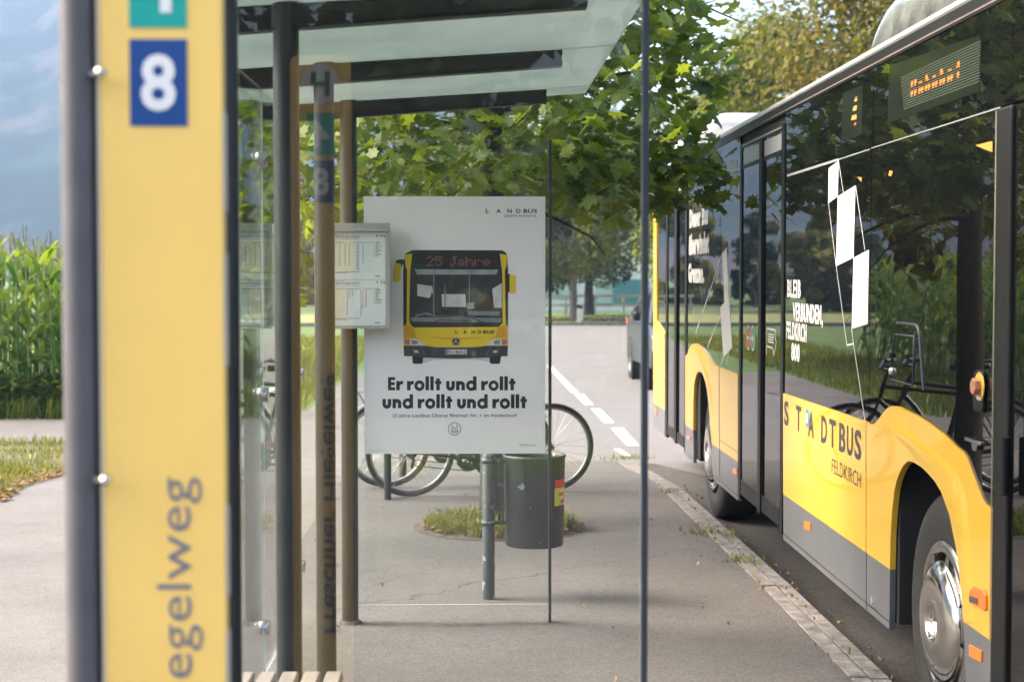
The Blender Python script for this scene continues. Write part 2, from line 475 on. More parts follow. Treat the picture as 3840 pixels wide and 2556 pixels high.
# air
hz = MB(); hz.box(-1250, 1250, -230, 1330, -40, 330)
hmn = bpy.data.materials.new('haze'); hmn.use_nodes = True
hn = hmn.node_tree; hn.nodes.remove(hn.nodes['Principled BSDF'])
pv = hn.nodes.new('ShaderNodeVolumePrincipled')
pv.inputs['Color'].default_value = (.50, .68, 1.0, 1); pv.inputs['Density'].default_value = .00045
pv.inputs['Anisotropy'].default_value = .1
hn.links.new(pv.outputs[0], hn.nodes['Material Output'].inputs['Volume'])
props(hz.build('haze', hmn), kind='stuff')

# ------------------------------------------------------------------ grass, weeds, maize
M['grass'] = leaf_mat('grass blades', [(.04, .105, .012), (.07, .15, .02), (.12, .17, .035), (.22, .19, .075)], .3)
M['weed'] = leaf_mat('weed leaves', [(.05, .115, .014), (.09, .165, .022), (.16, .20, .04)], .4)
M['litter'] = leaf_mat('fallen leaves', [(.19, .085, .045), (.26, .15, .08), (.13, .055, .03), (.24, .18, .09)], .1)
M['bark'] = pm('bark', (.085, .065, .05), .9, var=.45, scale=14, stretch=(3, 3, .7), bump=.9, bscale=45)
M['bark_dark'] = pm('dark bark', (.04, .033, .028), .9, var=.4, scale=14, stretch=(3, 3, .7), bump=.9, bscale=45)
M['bark_far'] = pm('grey bark', (.16, .13, .11), .9, var=.35, scale=5, stretch=(3, 3, .7))

def blade(mb, x, y, z, h, w, az, lean):
    c, s = math.cos(az), math.sin(az)
    px, py = -s * w, c * w
    lx, ly = c * lean * h, s * lean * h
    mb.add([(x - px, y - py, z), (x + px, y + py, z), (x + px * .7 + lx * .4, y + py * .7 + ly * .4, z + h * .6),
            (x - px * .7 + lx * .4, y - py * .7 + ly * .4, z + h * .6), (x + lx, y + ly, z + h * .97)],
           [(0, 1, 2, 3), (3, 2, 4)])
def lit_leaf(mb, x, y, z, s):
    a = rnd.uniform(0, 6.28); t = [(math.cos(a + k * PI / 2) * s * (1 if k % 2 else .6), math.sin(a + k * PI / 2) * s * (1 if k % 2 else .6)) for k in range(4)]
    mb.add([(x + p[0], y + p[1], z + rnd.uniform(.003, .03)) for p in t], [(0, 1, 2, 3)])

gm = MB()
for i in range(15000):
    y = rnd.uniform(10.8, 17.0); x = -3.42 - abs(rnd.gauss(0, 1)) * 1.6
    if x < -7: continue
    dens = mnoise.noise(Vector((x * 1.5, y * 1.5, 0)))
    if dens < -.35 and rnd.random() < .8: continue
    edge = -3.42 - x
    h = rnd.uniform(.03, .10) * (1 + .6 * dens) * (.35 + min(1, edge / .5) * .65)
    blade(gm, x, y, ramp(y) + .004, h, rnd.uniform(.003, .006), rnd.uniform(0, 6.28), rnd.uniform(0, .9))
props(gm.build('verge_grass', M['grass'], fix=False), kind='stuff')
lm = MB()
for i in range(1500):
    y = rnd.uniform(10.5, 17); x = -3.40 - abs(rnd.gauss(0, .22)) + .05 * math.sin(y * 5)
    lit_leaf(lm, x, y, ramp(y) + .006, rnd.uniform(.012, .035))
for i in range(500):
    y = rnd.uniform(19.7, 20.1); x = rnd.uniform(-9, -4)
    lit_leaf(lm, x, y, -.15, rnd.uniform(.02, .05))
props(lm.build('leaf_litter', M['litter'], fix=False), kind='stuff')
gl = MB()
for i in range(9000):
    y = rnd.uniform(19.9, 46); x = rnd.uniform(-5.2, -2.3)
    blade(gl, x, y, -.19, rnd.uniform(.06, .2), rnd.uniform(.006, .014), rnd.uniform(0, 6.28), rnd.uniform(0, .7))
for i in range(2500):
    y = rnd.uniform(57, 66); x = rnd.uniform(-1, 8)
    blade(gl, x, y, -.08, rnd.uniform(.04, .14), rnd.uniform(.02, .04), rnd.uniform(0, 6.28), rnd.uniform(0, .9))
props(gl.build('meadow_grass', M['grass'], fix=False), kind='stuff')

# maize
M['corn_leaf'] = leaf_mat('maize leaf', [(.022, .075, .009), (.045, .115, .012), (.08, .16, .018), (.14, .21, .035)], .36)
M['corn_stalk'] = pm('maize stalk', (.22, .27, .09), .6, var=.3)
M['tassel'] = pm('maize tassel', (.19, .16, .055), .8, var=.3)
def corn(mb, r, x, y, z, h):
    mb.cur = 1
    sx, sy = r.uniform(-.05, .05), r.uniform(-.05, .05)
    mb.tube([(x, y, z), (x + sx * .5, y + sy * .5, z + h * .5), (x + sx, y + sy, z + h * .9)], [.014, .011, .005], 4)
    mb.cur = 0
    az = r.uniform(0, PI)
    nl = 12
    for k in range(nl):
        t = .12 + .90 * k / nl
        a = az + (k % 2) * PI + r.uniform(-.5, .5)
        L = r.uniform(.5, .85) * (1 - .35 * abs(t - .5)); w = r.uniform(.038, .06)
        c, s = math.cos(a), math.sin(a); base = Vector((x + sx * t, y + sy * t, z + h * t * .9))
        up = r.uniform(.55, 1.05) + .25 * t; droop = r.uniform(.9, 1.9)
        vs = []
        for q in range(6):
            u = q / 5; out = L * u * .75; zz = L * (up * u - droop * u * u * .75)
            ww = w * (1 - u) ** .7 * (0.6 + 1.2 * min(1, u * 4) * .33)
            p = base + Vector((c * out, s * out, zz))
            vs += [p + Vector((-s * ww, c * ww, .012 * (1 - u))), p + Vector((s * ww, -c * ww, .012 * (1 - u)))]
        mb.add(vs, [(2 * q, 2 * q + 1, 2 * q + 3, 2 * q + 2) for q in range(5)])
    mb.cur = 2
    top = Vector((x + sx, y + sy, z + h * .88))
    for k in range(3):
        a = r.uniform(0, 6.28); le = r.uniform(.02, .10); hh = h * .10 + r.uniform(0, .08)
        e = top + Vector((math.cos(a) * le, math.sin(a) * le, hh)); w = .004
        mb.add([top + Vector((-w, 0, 0)), top + Vector((w, 0, 0)), e + Vector((w, 0, 0)), e + Vector((-w, 0, 0))], [(0, 1, 2, 3)])
    mb.cur = 0
CM = [M['corn_leaf'], M['corn_stalk'], M['tassel']]
protos = []
for k in range(4):
    mb = MB(); corn(mb, random.Random(50 + k), 0, 0, 0, 2.22)
    protos.append(mb)
n_c = 0; first = [None] * 4
for row in range(2):
    x = -4.55 - row * .04
    while x > -6.6:
        k = n_c % 4
        y = 20.15 + row * .6 + rnd.uniform(-.1, .1)
        if first[k] is None:
            o = protos[k].build('maize_plant', CM, fix=False); first[k] = o
        else:
            o = first[k].copy(); COL.objects.link(o)
        o.location = (x, y, -.19); o.rotation_euler = (0, 0, rnd.uniform(0, 6.28)); s = rnd.uniform(.96, 1.10); o.scale = (s, s, s)
        props(o, 'tall green maize plant in the front rows of the field across the side lane', 'maize plant', 'maize plants along the field edge')
        n_c += 1
        x -= rnd.uniform(.14, .2)
cf = MB(); cr_ = random.Random(5)
def field(xa, xb, ya, yb, sx, sy):
    x = xa
    while x > xb:
        y = ya
        while y < yb:
            corn(cf, cr_, x + cr_.uniform(-.06, .06), y + cr_.uniform(-.06, .06), -.19, cr_.uniform(2.15, 2.42))
            y += sy
        x -= sx
field(-4.65, -9.5, 21.4, 24.5, .24, .62)
field(-6.7, -10.5, 20.2, 21.2, .24, .6)
field(-5.0, -7.6, 24.8, 34.5, .65, .26)
props(cf.build('maize_field', CM, fix=False), kind='stuff')
wm = MB()
for i in range(5200):
    x = rnd.uniform(-8.5, -4.3); y = 19.85 + abs(rnd.gauss(0, .22)); h = rnd.uniform(.0, .62) * (1 - min(.5, abs(y - 20.05)))
    a = rnd.uniform(0, 6.28); s = rnd.uniform(.02, .055); tl = rnd.uniform(-.9, .9)
    c, q = math.cos(a), math.sin(a); zz = -.19 + h
    wm.add([(x - c * s * 2, y - q * s * 2, zz - tl * s), (x - q * s, y + c * s, zz), (x + c * s * 2, y + q * s * 2, zz + tl * s), (x + q * s, y - c * s, zz)], [(0, 1, 2, 3)])
for i in range(2500):
    blade(wm, rnd.uniform(-8.5, -4.3), 19.75 + abs(rnd.gauss(0, .2)), -.18, rnd.uniform(.1, .4), .007, rnd.uniform(0, 6.28), rnd.uniform(0, .6))
props(wm.build('field_edge_weeds', M['weed'], fix=False), kind='stuff')

# ------------------------------------------------------------------ trees
LEAF = [(0, -.5), (.10, -.30), (.34, -.36), (.30, -.16), (.55, -.02), (.34, .10), (.46, .36), (.22, .30), (.16, .40), (0, .62)]
LEAF = LEAF + [(-x, y) for x, y in LEAF[-2:0:-1]]
def lobed_leaf(mb, p, size, nrm, tip, r):
    n = nrm.normalized(); t = (tip - n * tip.dot(n)).normalized(); b = n.cross(t)
    curl = r.uniform(-.35, .9); fold = r.uniform(-.15, .75); wd = r.uniform(.8, 1.1)
    vs = [p]
    for (u, v) in LEAF:
        u *= r.uniform(.8, 1.15) * wd; v *= r.uniform(.88, 1.1)
        dz = -curl * v * abs(v) * .8 - fold * abs(u) * .6
        vs.append(p + (b * u + t * v + n * dz) * size)
    m = len(LEAF)
    mb.add(vs, [(0, 1 + i, 1 + (i + 1) % m) for i in range(m)])

def limb(mb, pts, r0, r1, n=8):
    L = len(pts)
    mb.tube(pts, [r0 + (r1 - r0) * i / (L - 1) for i in range(L)], n)

# the plane tree over the stop
M['leaf'] = leaf_mat('lobed leaves', [(.018, .058, .006), (.035, .09, .009), (.06, .125, .013), (.10, .165, .02), (.18, .235, .045)], .44, clump=.3, cscale=2, tcol=(2.4, 2.2, .55))
TX, TY = .13, 10.6
t1 = thing('plane_tree', 'leafy tree with large lobed leaves in the paved pit behind the litter bin', 'tree', (TX, TY, -.03))
tr = MB(); rt = random.Random(3)
tp = [(TX + .012 * math.sin(k * 1.9), TY + .01 * math.cos(k * 2.3), -.03 + k * .42) for k in range(11)]
limb(tr, [(TX, TY, -.05)] + tp[1:], .098, .055, 14)
tips = []
for k in range(46):
    z0 = rt.uniform(2.0, 4.3); a = rt.uniform(0, 6.28); L = rt.uniform(.8, 1.75) * (1 if z0 < 3.6 else .75)
    b = Vector((TX, TY, z0)); d = Vector((math.cos(a), math.sin(a), rt.uniform(.0, .55)))
    pts = [b + d * L * q / 5 + Vector((rt.uniform(-.04, .04), rt.uniform(-.04, .04), -.34 * L * (q / 5) ** 2.2)) for q in range(6)]
    limb(tr, pts, .022, .004, 5)
    for q in range(2, 6): tips.append((pts[q], (pts[q] - b).normalized()))
tr.build('trunk', M['bark_dark'], t1)
crown = MB()
def low_limit(x):
    if x < -1.15: return 1.22
    if x < -.75: return 1.22 + (x + 1.15) * 1.7
    if x < -.2: return 1.9
    if x < .8: return 2.02
    return 1.95 + (x - .8) * .12
n = 0
def put_spray(c, out, cnt, spread, sz=(.075, .165)):
    global n
    for q in range(cnt):
        p = c + Vector((rt.gauss(0, spread), rt.gauss(0, spread), rt.gauss(0, spread * .8)))
        if p.x > 1.60 or p.z < low_limit(p.x) or p.y < 8.45: continue
        if p.y < 10.4 and abs(p.x - .1) < 1.6 and p.z > 1.9 and False: continue
        nr = Vector((rt.gauss(0, .55), rt.gauss(-.25, .55), 1.0 + rt.gauss(0, .35)))
        tip = Vector((out.x * .6 + rt.gauss(0, .5), out.y * .6 + rt.gauss(0, .5), -.9 + rt.gauss(0, .35)))
        lobed_leaf(crown, p, rt.uniform(*sz), nr, tip, rt); n += 1
for c, d in tips:
    put_spray(c, d, 17, .17)
for k in range(190):
    a = rt.uniform(0, 6.28); ph = rt.uniform(-.55, 1); rr = 1.72 * rt.uniform(.55, 1.0)
    c = Vector((TX + math.cos(a) * rr * math.cos(ph * .9), TY + math.sin(a) * rr * 1.08 * math.cos(ph * .9), 2.95 + ph * 1.75))
    put_spray(c, Vector((math.cos(a), math.sin(a), 0)), 14, .19)
# low hanging bunches: by the back wall of the shelter, and the branch reaching to the bus
for (x, y, z, cnt, sp) in ((-1.18, 9.7, 1.75, 36, .2), (-1.12, 9.9, 1.5, 20, .13), (-1.3, 9.6, 2.1, 40, .2), (-1.2, 10.0, 2.5, 40, .22), (-.95, 10.1, 2.2, 26, .2), (-1.5, 9.9, 1.9, 30, .2), (-1.05, 9.9, 1.33, 9, .06),
                           (1.42, 9.7, 2.22, 26, .11), (1.22, 9.7, 2.3, 36, .15), (1.0, 9.6, 2.35, 40, .18), (1.3, 9.9, 2.75, 30, .2), (1.25, 9.6, 3.2, 40, .25),
                           (.75, 9.4, 2.4, 50, .22), (.5, 9.3, 2.3, 50, .22), (.9, 9.5, 2.9, 50, .26), (.65, 9.3, 2.12, 24, .12), (1.1, 9.6, 2.08, 16, .08), (-.3, 9.3, 2.35, 40, .22), (-.6, 9.4, 2.4, 40, .22), (.1, 9.2, 2.4, 40, .22)):
    put_spray(Vector((x, y, z)), Vector((0, -.5, 0)), int(cnt * 1.8), sp, (.075, .15))
crown.build('crown', M['leaf'], t1, fix=False)
print('leaves', n)

def far_tree(name, label, x, y, z0, h, wr, trunk_h, tr_r, mats, nl, ls, seed, group=None, blobs=26, drop=.25, cat='tree', bark='bark_far'):
    r = random.Random(seed)
    t = thing(name, label, cat, (x, y, z0), group)
    b = MB()
    limb(b, [(x, y, z0 - .05), (x + r.uniform(-.05, .05), y, z0 + trunk_h * .6), (x + r.uniform(-.1, .1), y, z0 + trunk_h), (x + r.uniform(-.2, .2), y, z0 + trunk_h + (h - trunk_h) * .7)], tr_r, tr_r * .25, 8)
    for k in range(7):
        a = r.uniform(0, 6.28); zz = z0 + trunk_h + r.uniform(-.1, .5) * (h - trunk_h) * .6
        limb(b, [(x, y, zz), (x + math.cos(a) * wr * .4, y + math.sin(a) * wr * .4, zz + .3 * wr), (x + math.cos(a) * wr * .8, y + math.sin(a) * wr * .8, zz + .45 * wr)], tr_r * .4, tr_r * .08, 5)
    b.build('trunk', M[bark], t)
    c = MB(); bl = []
    hc = h - trunk_h + drop * (h - trunk_h)
    for k in range(blobs):
        u = r.random(); a = r.uniform(0, 6.28)
        rad = wr * (math.sin(PI * min(1, .12 + u * .86)) ** .6) * math.sqrt(r.uniform(.15, 1))
        bl.append((Vector((x + math.cos(a) * rad, y + math.sin(a) * rad, z0 + h - hc + u * hc)), wr * r.uniform(.2, .38)))
    for k in range(nl):
        p0, br = bl[k % blobs]
        d = Vector((r.gauss(0, 1), r.gauss(0, 1), r.gauss(0, .8))); d.normalize()
        p = p0 + d * br * r.uniform(.5, 1.05) ** .7
        nn = Vector((d.x + r.gauss(0, .5), d.y + r.gauss(0, .5), d.z + .5 + r.gauss(0, .5))).normalized()
        u = nn.orthogonal().normalized(); w = nn.cross(u); s = ls * r.uniform(.6, 1.3); ang = r.uniform(0, 6.28)
        e1 = u * math.cos(ang) + w * math.sin(ang); e2 = nn.cross(e1)
        c.add([p - e1 * s, p - e2 * s * .55, p + e1 * s, p + e2 * s * .55], [(0, 1, 2, 3)])
    c.build('crown', M[mats], t, fix=False)
    return t
M['leaf_far'] = leaf_mat('roadside foliage', [(.009, .026, .005), (.02, .050, .007), (.042, .085, .010), (.085, .12, .016), (.17, .18, .03)], .3, clump=.5, cscale=.9)
M['leaf_gold'] = leaf_mat('golden green foliage', [(.008, .022, .003), (.017, .045, .005), (.034, .078, .007), (.075, .118, .010), (.14, .155, .017), (.24, .185, .040)], .3, tcol=(1.3, 1.6, .4), clump=.45, cscale=1.3)
M['leaf_yellow'] = leaf_mat('yellow foliage', [(.03, .065, .007), (.07, .115, .011), (.125, .165, .018), (.20, .20, .03)], .35, tcol=(1.4, 1.6, .5), clump=.4)
M['leaf_dark'] = leaf_mat('dark green foliage', [(.012, .03, .012), (.02, .045, .015), (.03, .06, .02)], .1)
M['leaf_olive'] = leaf_mat('willow foliage', [(.02, .036, .006), (.05, .075, .010), (.095, .115, .016), (.16, .155, .026)], .3, clump=.4, cscale=.8)

far_tree('young_tree', 'thin young tree whose stem stands behind the parked bicycles', -.575, 13.1, -.02, 4.4, .8, 2.2, .032, 'leaf_far', 900, .09, 4, bark='bark')
far_tree('roadside_tree', 'roadside tree with pale bare trunk beyond the junction beside the white marker post', 3.72, 59, -.1, 7.2, 2.9, 2.2, .17, 'leaf_far', 17000, .10, 8, blobs=60, drop=.14)
far_tree('roadside_tree', 'roadside tree with dark trunk just right of the pale trunked tree beyond the junction', 4.75, 65.5, -.1, 8.0, 3.2, 2.4, .22, 'leaf_far', 14000, .11, 9, blobs=50, drop=.10, bark='bark_dark')
far_tree('roadside_tree', 'dense roadside tree behind the poster left of the pale trunked tree', .6, 61, -.1, 7.5, 3.0, 2.0, .18, 'leaf_far', 12000, .11, 10, blobs=44, drop=.12)
far_tree('golden_tree', 'large golden green tree rising over the front half of the bus', 10.5, 31, -.15, 12.5, 4.6, 2.5, .26, 'leaf_gold', 120000, .075, 21, blobs=170, drop=.3)
far_tree('yellow_tree', 'lighter yellow tree between the white sky gap and the golden tree', 8.2, 44, -.15, 8.5, 3.2, 2.0, .2, 'leaf_yellow', 44000, .085, 22, blobs=60, drop=.3)
far_tree('yellow_tree', 'low golden bush tree seen above the rear roof pod of the bus', 8.6, 54, -.15, 7.6, 2.7, 3.4, .16, 'leaf_gold', 24000, .09, 23, blobs=50, drop=.15)
rt2 = random.Random(77)
for k, (x, y, h, w, mt) in enumerate(((-17.5, 92, 5.6, 1.6, 'leaf_olive'), (-15.6, 88, 4.6, 1.2, 'leaf_dark'), (-14, 96, 5.4, 1.6, 'leaf_olive'), (-12.4, 90, 4.9, 1.1, 'leaf_dark'), (-13.2, 79, 3.6, 2.0, 'leaf_olive'), (-15.8, 79, 3.4, 2.2, 'leaf_dark'),
                                      (-10.6, 97, 5.2, 1.6, 'leaf_olive'), (-8.6, 92, 6.0, 1.6, 'leaf_olive'), (-6.2, 95, 6.6, 2.0, 'leaf_olive'), (-3.4, 88, 7.2, 2.2, 'leaf_olive'))):
    far_tree('park_tree', 'distant tree in the row at the far end of the meadow', x, y, -.19, h, w, .9, .15, mt, 2400, .24, 200 + k, 'trees at the end of the meadow', blobs=26, drop=.25)

for k, (x, y, h, w) in enumerate(((-9, -15, 6.0, 2.8), (-4.6, -16, 6.2, 2.9), (-.4, -15.4, 5.8, 2.8), (4, -16, 6.3, 2.9), (8.5, -15, 6, 2.8))):  # unseen trees, added to cut the bright reflection in the near pane
    far_tree('unseen_tree', 'unseen bushy tree added behind the camera to darken the shelter glass', x, y, -.15, h, w, .5, .15, 'leaf_dark', 3500, .26, 300 + k, 'unseen trees added behind the viewpoint', blobs=44, drop=.1, bark='bark_dark')
# ------------------------------------------------------------------ lettering helpers
FSUB = {}
def text2d(s, bold=0.0, spacing=1.0):
    """outline of a string as flat faces; returns (verts2d, faces) with its own bounding box"""
    key = (s, bold, spacing)
    if key in FSUB: return FSUB[key]
    cu = bpy.data.curves.new('lettering', 'FONT'); cu.body = s; cu.size = 1; cu.offset = bold; cu.space_character = spacing
    cu.resolution_u = 3
    ob = bpy.data.objects.new('lettering', cu); COL.objects.link(ob)
    dg = bpy.context.evaluated_depsgraph_get(); dg.update()
    me = ob.evaluated_get(dg).to_mesh()
    vs = [(v.co.x, v.co.y) for v in me.vertices]; fs = [tuple(p.vertices) for p in me.polygons]
    ob.evaluated_get(dg).to_mesh_clear()
    bpy.data.objects.remove(ob); bpy.data.curves.remove(cu)
    FSUB[key] = (vs, fs)
    return vs, fs
def put_text(mb, s, o, u, v, w, h, bold=0.0, spacing=None):
    if spacing is None: spacing = 1 + max(0, bold) * 3.2 + .02
    """string fitted to the rectangle from o: w along u, h along v (glyph bounds)"""
    vs, fs = text2d(s, bold, spacing)
    x0 = min(p[0] for p in vs); x1 = max(p[0] for p in vs); y0 = min(p[1] for p in vs); y1 = max(p[1] for p in vs)
    o = Vector(o); u = Vector(u).normalized(); v = Vector(v).normalized()
    mb.add([o + u * ((x - x0) / (x1 - x0) * w) + v * ((y - y0) / (y1 - y0) * h) for x, y in vs], fs)
def disc(mb, c, u, v, r, n=28, r2=None):
    c = Vector(c); u = Vector(u); v = Vector(v); r2 = r2 or r
    mb.flat([c + u * math.cos(2 * PI * k / n) * r + v * math.sin(2 * PI * k / n) * r2 for k in range(n)])
def ring(mb, c, u, v, r, w, n=32):
    c = Vector(c); u = Vector(u); v = Vector(v)
    a = [c + u * math.cos(2 * PI * k / n) * r + v * math.sin(2 * PI * k / n) * r for k in range(n)]
    b = [c + u * math.cos(2 * PI * k / n) * (r - w) + v * math.sin(2 * PI * k / n) * (r - w) for k in range(n)]
    mb.add(a + b, [(k, (k + 1) % n, n + (k + 1) % n, n + k) for k in range(n)])

# ------------------------------------------------------------------ the shelter
YP = [3.48, 4.81, 6.15, 7.46]
XP = [-.545, -.556, -.568, -.577]
GX = -.807                                   # plane of the back wall
sh = thing('bus_shelter', 'glass bus shelter with dark round posts and a frosted glass roof on black beams', 'bus shelter', (-.56, 5.4, 0))
for i in range(4):
    b = MB(); b.lathe([(.0385, 0), (.0385, 2.46)], (XP[i], YP[i], 0), (0, 0, 1), 28)
    b.build('post', M['post'], sh)
    if i == 3:
        b = MB(); b.lathe([(.058, 0), (.05, .012), (.04, .016)], (XP[i], YP[i], 0), (0, 0, 1), 20); b.build('base_collar', M['gutter'], sh)
def beam_z(x): return 2.349 + (x + .55) * .0905          # underside of a beam
for i in range(4):
    b = MB(); y = YP[i]; w = .02; x0, x1 = -.97, .34
    def hgt(x): return .125 - (x - x0) / (x1 - x0) * .075
    P = []
    for x in (x0, x1):
        z = beam_z(x) if x > -.6 else beam_z(-.55) - .0
        P.append((x, z))
    za0, za1 = beam_z(x0) + .02, beam_z(x1)
    zt0, zt1 = beam_z(x0) + .085, za1 + .05
    # web, bottom and top flanges
    b.prism([(x0, y - .004, za0), (x1, y - .004, za1), (x1, y - .004, zt1), (x0, y - .004, zt0)], (0, .008, 0))
    b.prism([(x0, y - .03, za0 - .006), (x1, y - .03, za1 - .006), (x1, y - .03, za1), (x0, y - .03, za0)], (0, .06, 0))
    b.prism([(x0, y - .03, zt0), (x1, y - .03, zt1), (x1, y - .03, zt1 + .006), (x0, y - .03, zt0 + .006)], (0, .06, 0))
    b.prism([(x0, y - .0295, za0 + .001), (x0 + .9 * (x1 - x0), y - .0295, za1 - .0045), (x0 + .9 * (x1 - x0), y - .0295, zt1 - .01), (x0, y - .0295, zt0 - .001)], (0, .004, 0))
    b.prism([(x1 - .13, y - .0295, za1 - .011), (x1, y - .0295, za1 + .001), (x1 + .002, y - .0295, za1 + .01), (x1 - .004, y - .0295, za1 + .024), (x1 + .002, y - .0295, za1 + .042), (x1, y - .0295, zt1 - .001), (x1 - .13, y - .0295, zt1 - .011)], (0, .004, 0))
    b.build('beam', M['beam'], sh)
def roof_glass():
    m, t, N, L = new_mat('frosted roof glass')
    b = N['Principled BSDF']; out = N['Material Output']
    b.inputs['Base Color'].default_value = (.27, .315, .295, 1); b.inputs['Roughness'].default_value = .35
    tl = N.new('ShaderNodeBsdfTranslucent')
    tc = N.new('ShaderNodeTexCoord'); nz = N.new('ShaderNodeTexNoise'); nz.inputs['Scale'].default_value = 2.2; nz.inputs['Detail'].default_value = 7
    L.new(tc.outputs['Object'], nz.inputs['Vector'])
    cr = N.new('ShaderNodeValToRGB'); cr.color_ramp.elements[0].position = .3; cr.color_ramp.elements[0].color = (.27, .315, .295, 1)
    cr.color_ramp.elements[1].position = .6; cr.color_ramp.elements[1].color = (.33, .37, .35, 1)
    L.new(nz.outputs[0], cr.inputs[0]); L.new(cr.outputs[0], tl.inputs[0])
    ms = N.new('ShaderNodeMixShader'); ms.inputs[0].default_value = .8
    L.new(b.outputs[0], ms.inputs[1]); L.new(tl.outputs[0], ms.inputs[2]); L.new(ms.outputs[0], out.inputs[0])
    return m
M['roof_glass'] = roof_glass()
rx0, rx1 = -.955, .545
def roof_z(x): return beam_z(x) + .0585 + max(0, (-.55 - x)) * .02
for (ya, yb) in ((3.16, YP[0] - .003), (YP[0] + .003, YP[1] - .003), (YP[1] + .003, YP[2] - .003), (YP[2] + .003, YP[3] - .003), (YP[3] + .003, 7.78)):
    b = MB(); b.prism([(rx0, ya, roof_z(rx0) + .03), (rx1, ya, roof_z(rx1)), (rx1, ya, roof_z(rx1) + .010), (rx0, ya, roof_z(rx0) + .04)], (0, yb - ya, 0))
    b.build('roof_panel', M['roof_glass'], sh)
for y in YP[1:]:
    b = MB(); b.prism([(.342, y - .005, roof_z(.342) - .002), (rx1, y - .005, roof_z(rx1) - .002), (rx1, y - .005, roof_z(rx1) - .001), (.342, y - .005, roof_z(.342) - .001)], (0, .010, 0))
    b.build('joint_strip', M['alu'], sh)
def pane(x0, x1, y0, y1, z0, z1, name='glass_pane'):
    b = MB(); th = .008
    if abs(y1 - y0) < 1e-6: b.box(x0, x1, y0 - th / 2, y0 + th / 2, z0, z1); thin = 1
    else: b.box(x0 - th / 2, x0 + th / 2, y0, y1, z0, z1); thin = 0
    o = b.build(name, [M['glass'], M['glass_edge']], sh)
    for p in o.data.polygons:
        if abs(p.normal[thin]) < .5: p.material_index = 1
    return o
PZ0, PZ1 = .086, 2.255
XE = .352
pane(XP[3] + .04, XE, YP[3], YP[3], PZ0, PZ1)
pane(XP[0] + .04, .366, YP[0], YP[0], PZ0, PZ1)
for i in range(3):
    pane(GX, GX, YP[i] + .006, YP[i + 1] - .006, PZ0, 2.338)
for (x, y) in ((XE + .007, YP[3]), (.374, YP[0])):
    b = MB(); b.box(x - .007, x + .007, y - .017, y + .017, 0, PZ1 + .0 if y > 5 else roof_z(.37) - .001)
    b.build('edge_profile', M['profile'], sh, bevel=.002)
for y, x in zip(YP, XP):
    for z in (.27, 1.17, 2.07):
        b = MB()
        b.lathe([(.001, -.022), (.028, -.020), (.03, -.006), (.03, .018), (.024, .022), (.001, .023)], (GX, y, z), (1, 0, 0), 16)
        b.build('glass_clamp', M['steel'], sh)

# bench inside
bn = thing('bench', 'pale weathered wooden slat bench at the foot of the nearest dark post', 'bench', (-.55, 4.2, 0))
for k in range(5):
    xc = -.676 + k * .0655
    b = MB(); b.rbox(xc - .024, xc + .024, 3.62, 4.742, .422, .450, .004); b.build('slat', M['wood'], bn)
for y in (3.78, 4.62):
    b = MB(); b.box(-.71, -.39, y - .02, y + .02, .39, .4215); b.box(-.57, -.53, y - .02, y + .02, .0, .3895)
    b.build('bracket', M['post'], bn)

# ------------------------------------------------------------------ the stop sign in front
YS = 2.27
def sp(px, py, y=YS - .0): return onY(px, py, y)
sx0, sx1 = -.527, -.353
sg = thing('bus_stop_sign', 'tall yellow bus stop sign with line number plates on a grey pole', 'bus stop sign', (-.45, YS, 0))
b = MB()
top = 2.262; rc = .02
prof = [(sx0, .05), (sx1, .05), (sx1, top - rc), (sx1 - .006, top - .006), (sx1 - rc, top), (sx0 + rc, top), (sx0 + .006, top - .006), (sx0, top - rc)]
b.prism([(x, YS, z) for x, z in prof], (0, .030, 0)); b.build('panel', M['sign_yellow'], sg)
b = MB(); b.box(sx0 - .0055, sx0 - .0005, YS + .001, YS + .029, .05, top - .02); b.build('edge_strip', M['sign_dark'], sg)
for (za, zb) in ((2.16, 2.04), (1.86, 1.72), (1.66, 1.50), (1.30, 1.17), (1.12, 1.0)):
    b = MB(); b.box(sx1 + .0003, sx1 + .0022, YS + .001, YS + .029, zb, za); b.build('edge_trim_and_glint', M['sign_edge'], sg)  # short pale bars paint the broken reflections along the right edge
b = MB(); b.box(sx0 + .0002, sx0 + .004, YS - .0015, YS, .05, top - .03); b.build('edge_trim_and_glint', M['sign_edge'], sg)
pxp = -.5565
b = MB(); b.lathe([(.0252, 0), (.0252, 2.45)], (pxp, YS + .015, 0), (0, 0, 1), 28); b.build('pole', M['pole'], sg)
for py in (272, 1800):
    z = onY(380, py, YS - .03).z
    b = MB(); b.lathe([(.001, -.011), (.005, -.010), (.0078, -.005), (.0078, .004), (.005, .008), (.001, .009)], (onY(377 if py < 1000 else 395, py, YS - .03).x, YS - .028, z), (0, 1, 0), 14)
    b.tube([(sx0 - .003, YS - .02, z), (sx0 - .003, YS + .012, z)], .004, 8)
    b.build('bolt', M['steel'], sg)
